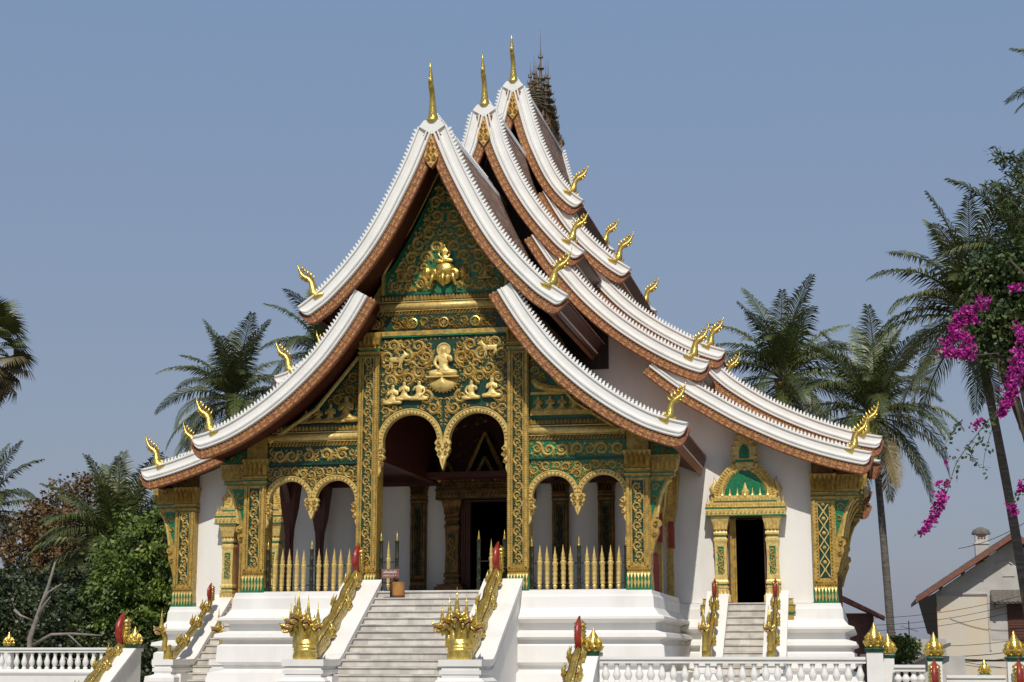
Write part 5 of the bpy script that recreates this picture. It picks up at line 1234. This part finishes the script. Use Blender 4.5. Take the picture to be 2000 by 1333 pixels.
# ------------------------------------------------------------------ houses at the right
H = thing('house', 'cream house with red-edged gable roof, chimney and dark red shutters', 'house', (16.7, 25, ZG))
ax, az = 16.75, 4.55; ex, ez = 13.05, 2.1
part('wall', MB().prism([(13.75, ZG), (13.75, 2.46), (16.75, 4.45), (19.75, 2.46), (19.75, ZG)][::-1], 25.0, 33), CREAM, H)
part('gable_plaster', MB().prism([(13.752, 2.46), (13.752, 2.3), (19.7, 2.3), (19.7, 2.46), (16.75, 4.4)][::-1], 24.975, 24.998), GREYW, H)
part('cornice', MB().box(13.9, 15.7, 24.93, 25.0, 2.36, 2.42).box(15.7, 15.76, 24.95, 25.0, .2, 2.36), GREYW, H)
for s in (-1, 1):
    P = [(ax, az), (ax + s * 3.75, az - 2.45), (ax + s * 3.75, az - 2.30), (ax, az + .17)]
    rf = part('roof', MB().prism(P if s < 0 else P[::-1], 24.25, 33.5), ROOFG, H)
    P = [(ax, az - .06), (ax + s * 3.8, az - 2.54), (ax + s * 3.8, az - 2.34), (ax, az + .14)]
    part('barge_board', MB().prism(P if s < 0 else P[::-1], 24.17, 24.25), ROOFR, rf)
    m = MB()
    for k in range(60):
        f = k / 59; m.box(ax + s * 3.75 * f - .045, ax + s * 3.75 * f + .045, 24.2, 24.5, az - 2.45 * f + .13, az - 2.45 * f + .185 + U(0, .01))
    part('edge_tiles', m, ROOFG, rf, kind='stuff')
    for f in (.3, .52, .75): part('purlin_end', MB().box(ax + s * 3.75 * f - .06, ax + s * 3.75 * f + .06, 24.26, 25.0, az - 2.45 * f - .18, az - 2.45 * f - .06), WOODB, rf)
part('side_eave', MB().prism([(13.05, 2.1), (13.7, 2.4), (13.7, .7), (13.35, .85)][::-1], 23.9, 24.9), BLACK, H)
part('corner_post', MB().box(13.6, 13.76, 24.8, 25.1, ZG, 2.3), SHUT, H)
c_ = part('chimney', MB().sq(15.65, 25.9, [(.26, 3.2), (.26, 4.35), (.30, 4.37), (.30, 4.42), (.24, 4.44), (.24, 4.78)]), GREYW, H)
part('chimney_cap', MB().lathe(15.65, 25.9, [(.36, 4.76), (.37, 4.82), (.30, 4.95), (.12, 5.04), (.01, 5.06)], 12), ROOFG, c_, smooth=40)
part('chimney_vents', MB().box(15.5, 15.58, 25.64, 25.67, 4.58, 4.68).box(15.62, 15.70, 25.64, 25.67, 4.58, 4.68).box(15.74, 15.8, 25.64, 25.67, 4.58, 4.68), ROOFR, c_, kind='stuff')
w_ = part('window', MB().box(16.42, 17.6, 24.96, 25.02, .45, 2.0), SHUT, H)
for k in range(12): part('shutter_slat', MB().box(16.48, 17.55, 24.93, 24.955, .6 + .11 * k, .69 + .11 * k), SHUT, w_)
part('sill', MB().box(16.35, 17.6, 24.9, 25.02, .36, .445), GREYW, w_)
part('window_reveal', MB().box(15.78, 16.42, 24.985, 25.0, .6, 2.3), GREYW, w_)
aw = part('window_hood', MB().prismx([(24.4, 1.98), (24.4, 2.05), (24.98, 2.5), (24.98, 2.4)], 15.82, 17.9), ROOFG, H)
for r_ in range(4):
    for k in range(11):
        part('tile', MB().add([(15.84 + k * .19, 24.38 + r_ * .145, 2.075 + r_ * .115), (15.935 + k * .19, 24.34 + r_ * .145, 2.02 + r_ * .115), (16.03 + k * .19, 24.38 + r_ * .145, 2.075 + r_ * .115), (16.03 + k * .19, 24.55 + r_ * .145, 2.19 + r_ * .115), (15.84 + k * .19, 24.55 + r_ * .145, 2.19 + r_ * .115), (15.935 + k * .19, 24.45 + r_ * .145, 2.17 + r_ * .115)], [(0, 1, 5), (1, 2, 5), (2, 3, 5), (3, 4, 5), (4, 0, 5)]), ROOFG, aw)
part('hood_bracket', MB().box(15.95, 16.05, 24.45, 24.98, 1.85, 1.98), WOODB, aw)
for k, (x, z, w) in enumerate([(16.4, 3.62, .62), (16.55, 3.05, .45)]):
    part('plaster_moulding', MB().tube([(x - w / 2, 24.95, z - .1), (x - w / 4, 24.95, z), (x + w / 4, 24.95, z), (x + w / 2, 24.95, z - .1)], .03, 5) if k == 0 else MB().box(x - w / 2, x + w / 2, 24.94, 24.97, z, z + .035), GREYW, H)
H.scale = (1.294,) * 3; H.location = (18.38, 45.0, ZO + ZG * 1.294)
t = thing('small_house', 'small dark house with faded red roof just behind the right temple corner', 'house', (10.9, 35, ZG))
part('wall', MB().box(9.5, 11.35, 35.2, 38, ZG, 1.9), SHUT, t)
part('roof', MB().prism([(9.2, 3.1), (11.85, 1.75), (11.85, 1.6), (9.2, 2.85)][::-1], 34.6, 38), ROOFR, t)
part('post', MB().box(11.3, 11.36, 34.9, 35.0, ZG, 1.75), WOODB, t)
t = thing('low_house', 'low grey-roofed building with white wall between the shrub and the cream house', 'house', (13.3, 33, ZG))
part('wall', MB().box(13.0, 15.2, 33.4, 36, ZG, -.02), GREYW, t)
part('roof', MB().prism([(12.6, -.35), (14.6, .55), (14.6, .42), (12.6, -.5)][::-1], 32.8, 36), ROOFG, t)
part('back_wall', MB().box(13.0, 14.6, 37, 37.3, ZG, .75), GREYW, t)
t = thing('dark_shed', 'low dark shed roof behind the tall right lotus post', 'shed', (11.6, 31, ZG))
part('wall', MB().box(10.9, 12.9, 31.4, 33, ZG, -.25), BLACK, t)
part('roof', MB().prism([(10.7, .05), (11.6, .12), (12.9, -.38), (12.9, -.48), (11.6, 0), (10.7, -.08)][::-1], 31, 33.2), ROOFG, t)
t = thing('antenna', 'thin television antenna standing above the low roofs', 'antenna', (12.76, 30, 0))
part('mast', MB().tube([(12.78, 30, -.6), (12.78, 30, 1.45)], .022, 5), IRON, t)
part('boom', MB().tube([(12.45, 30, 1.22), (13.15, 30, 1.0)], .015, 4), IRON, t)
for k in range(5): part('element', MB().tube([(12.5 + .14 * k, 29.75, 1.2 - .045 * k), (12.5 + .14 * k, 30.25, 1.2 - .045 * k)], .01, 4), IRON, t)
def cable(lab, a, b, Ya, Yb, sag, r=.014, grp='power cables before the cream house'):
    p, q = Vector(at(*a, Ya)), Vector(at(*b, Yb)); pts = [p.lerp(q, i / 12) + Vector((0, 0, -sag * 4 * (i / 12) * (1 - i / 12))) for i in range(13)]
    single('power_cable', MB().tube(pts, r, 4), IRON, lab, 'cable', group=grp)
for lab, a, b, s_, r in (('highest', (1690, 1208), (2040, 1150), .25, .012), ('middle', (1690, 1222), (2040, 1163), .25, .012), ('lowest', (1690, 1232), (2040, 1178), .25, .012)):
    cable(lab + ' of three thin cables between the palm trunk and the cream house', a, b, 21, 21, s_, r)
for lab, a, b, s_, r in (('thin top cable rising to the shutters on the cream house wall', (1840, 1262), (2040, 1240), .1, .014), ('cable rising gently from the bundle on the cream house wall', (1840, 1283), (2040, 1262), .1, .02), ('thickest black cable bundle running level across the cream house wall', (1838, 1286), (2040, 1287), .08, .05),
                           ('sagging cable under the bundle that climbs to the right', (1838, 1292), (2040, 1272), .15, .018), ('thin cable dropping to the right below the bundle', (1838, 1284), (2040, 1310), .1, .014), ('deepest sagging thin cable below the bundle', (1838, 1290), (2040, 1298), .2, .014)):
    cable(lab, a, b, 42, 42, s_ * 1.3, r * 1.3)
cable('cable climbing from the chimney to the upper right edge', (1872, 1072), (2040, 995), 42, 40, .3, .018, None)
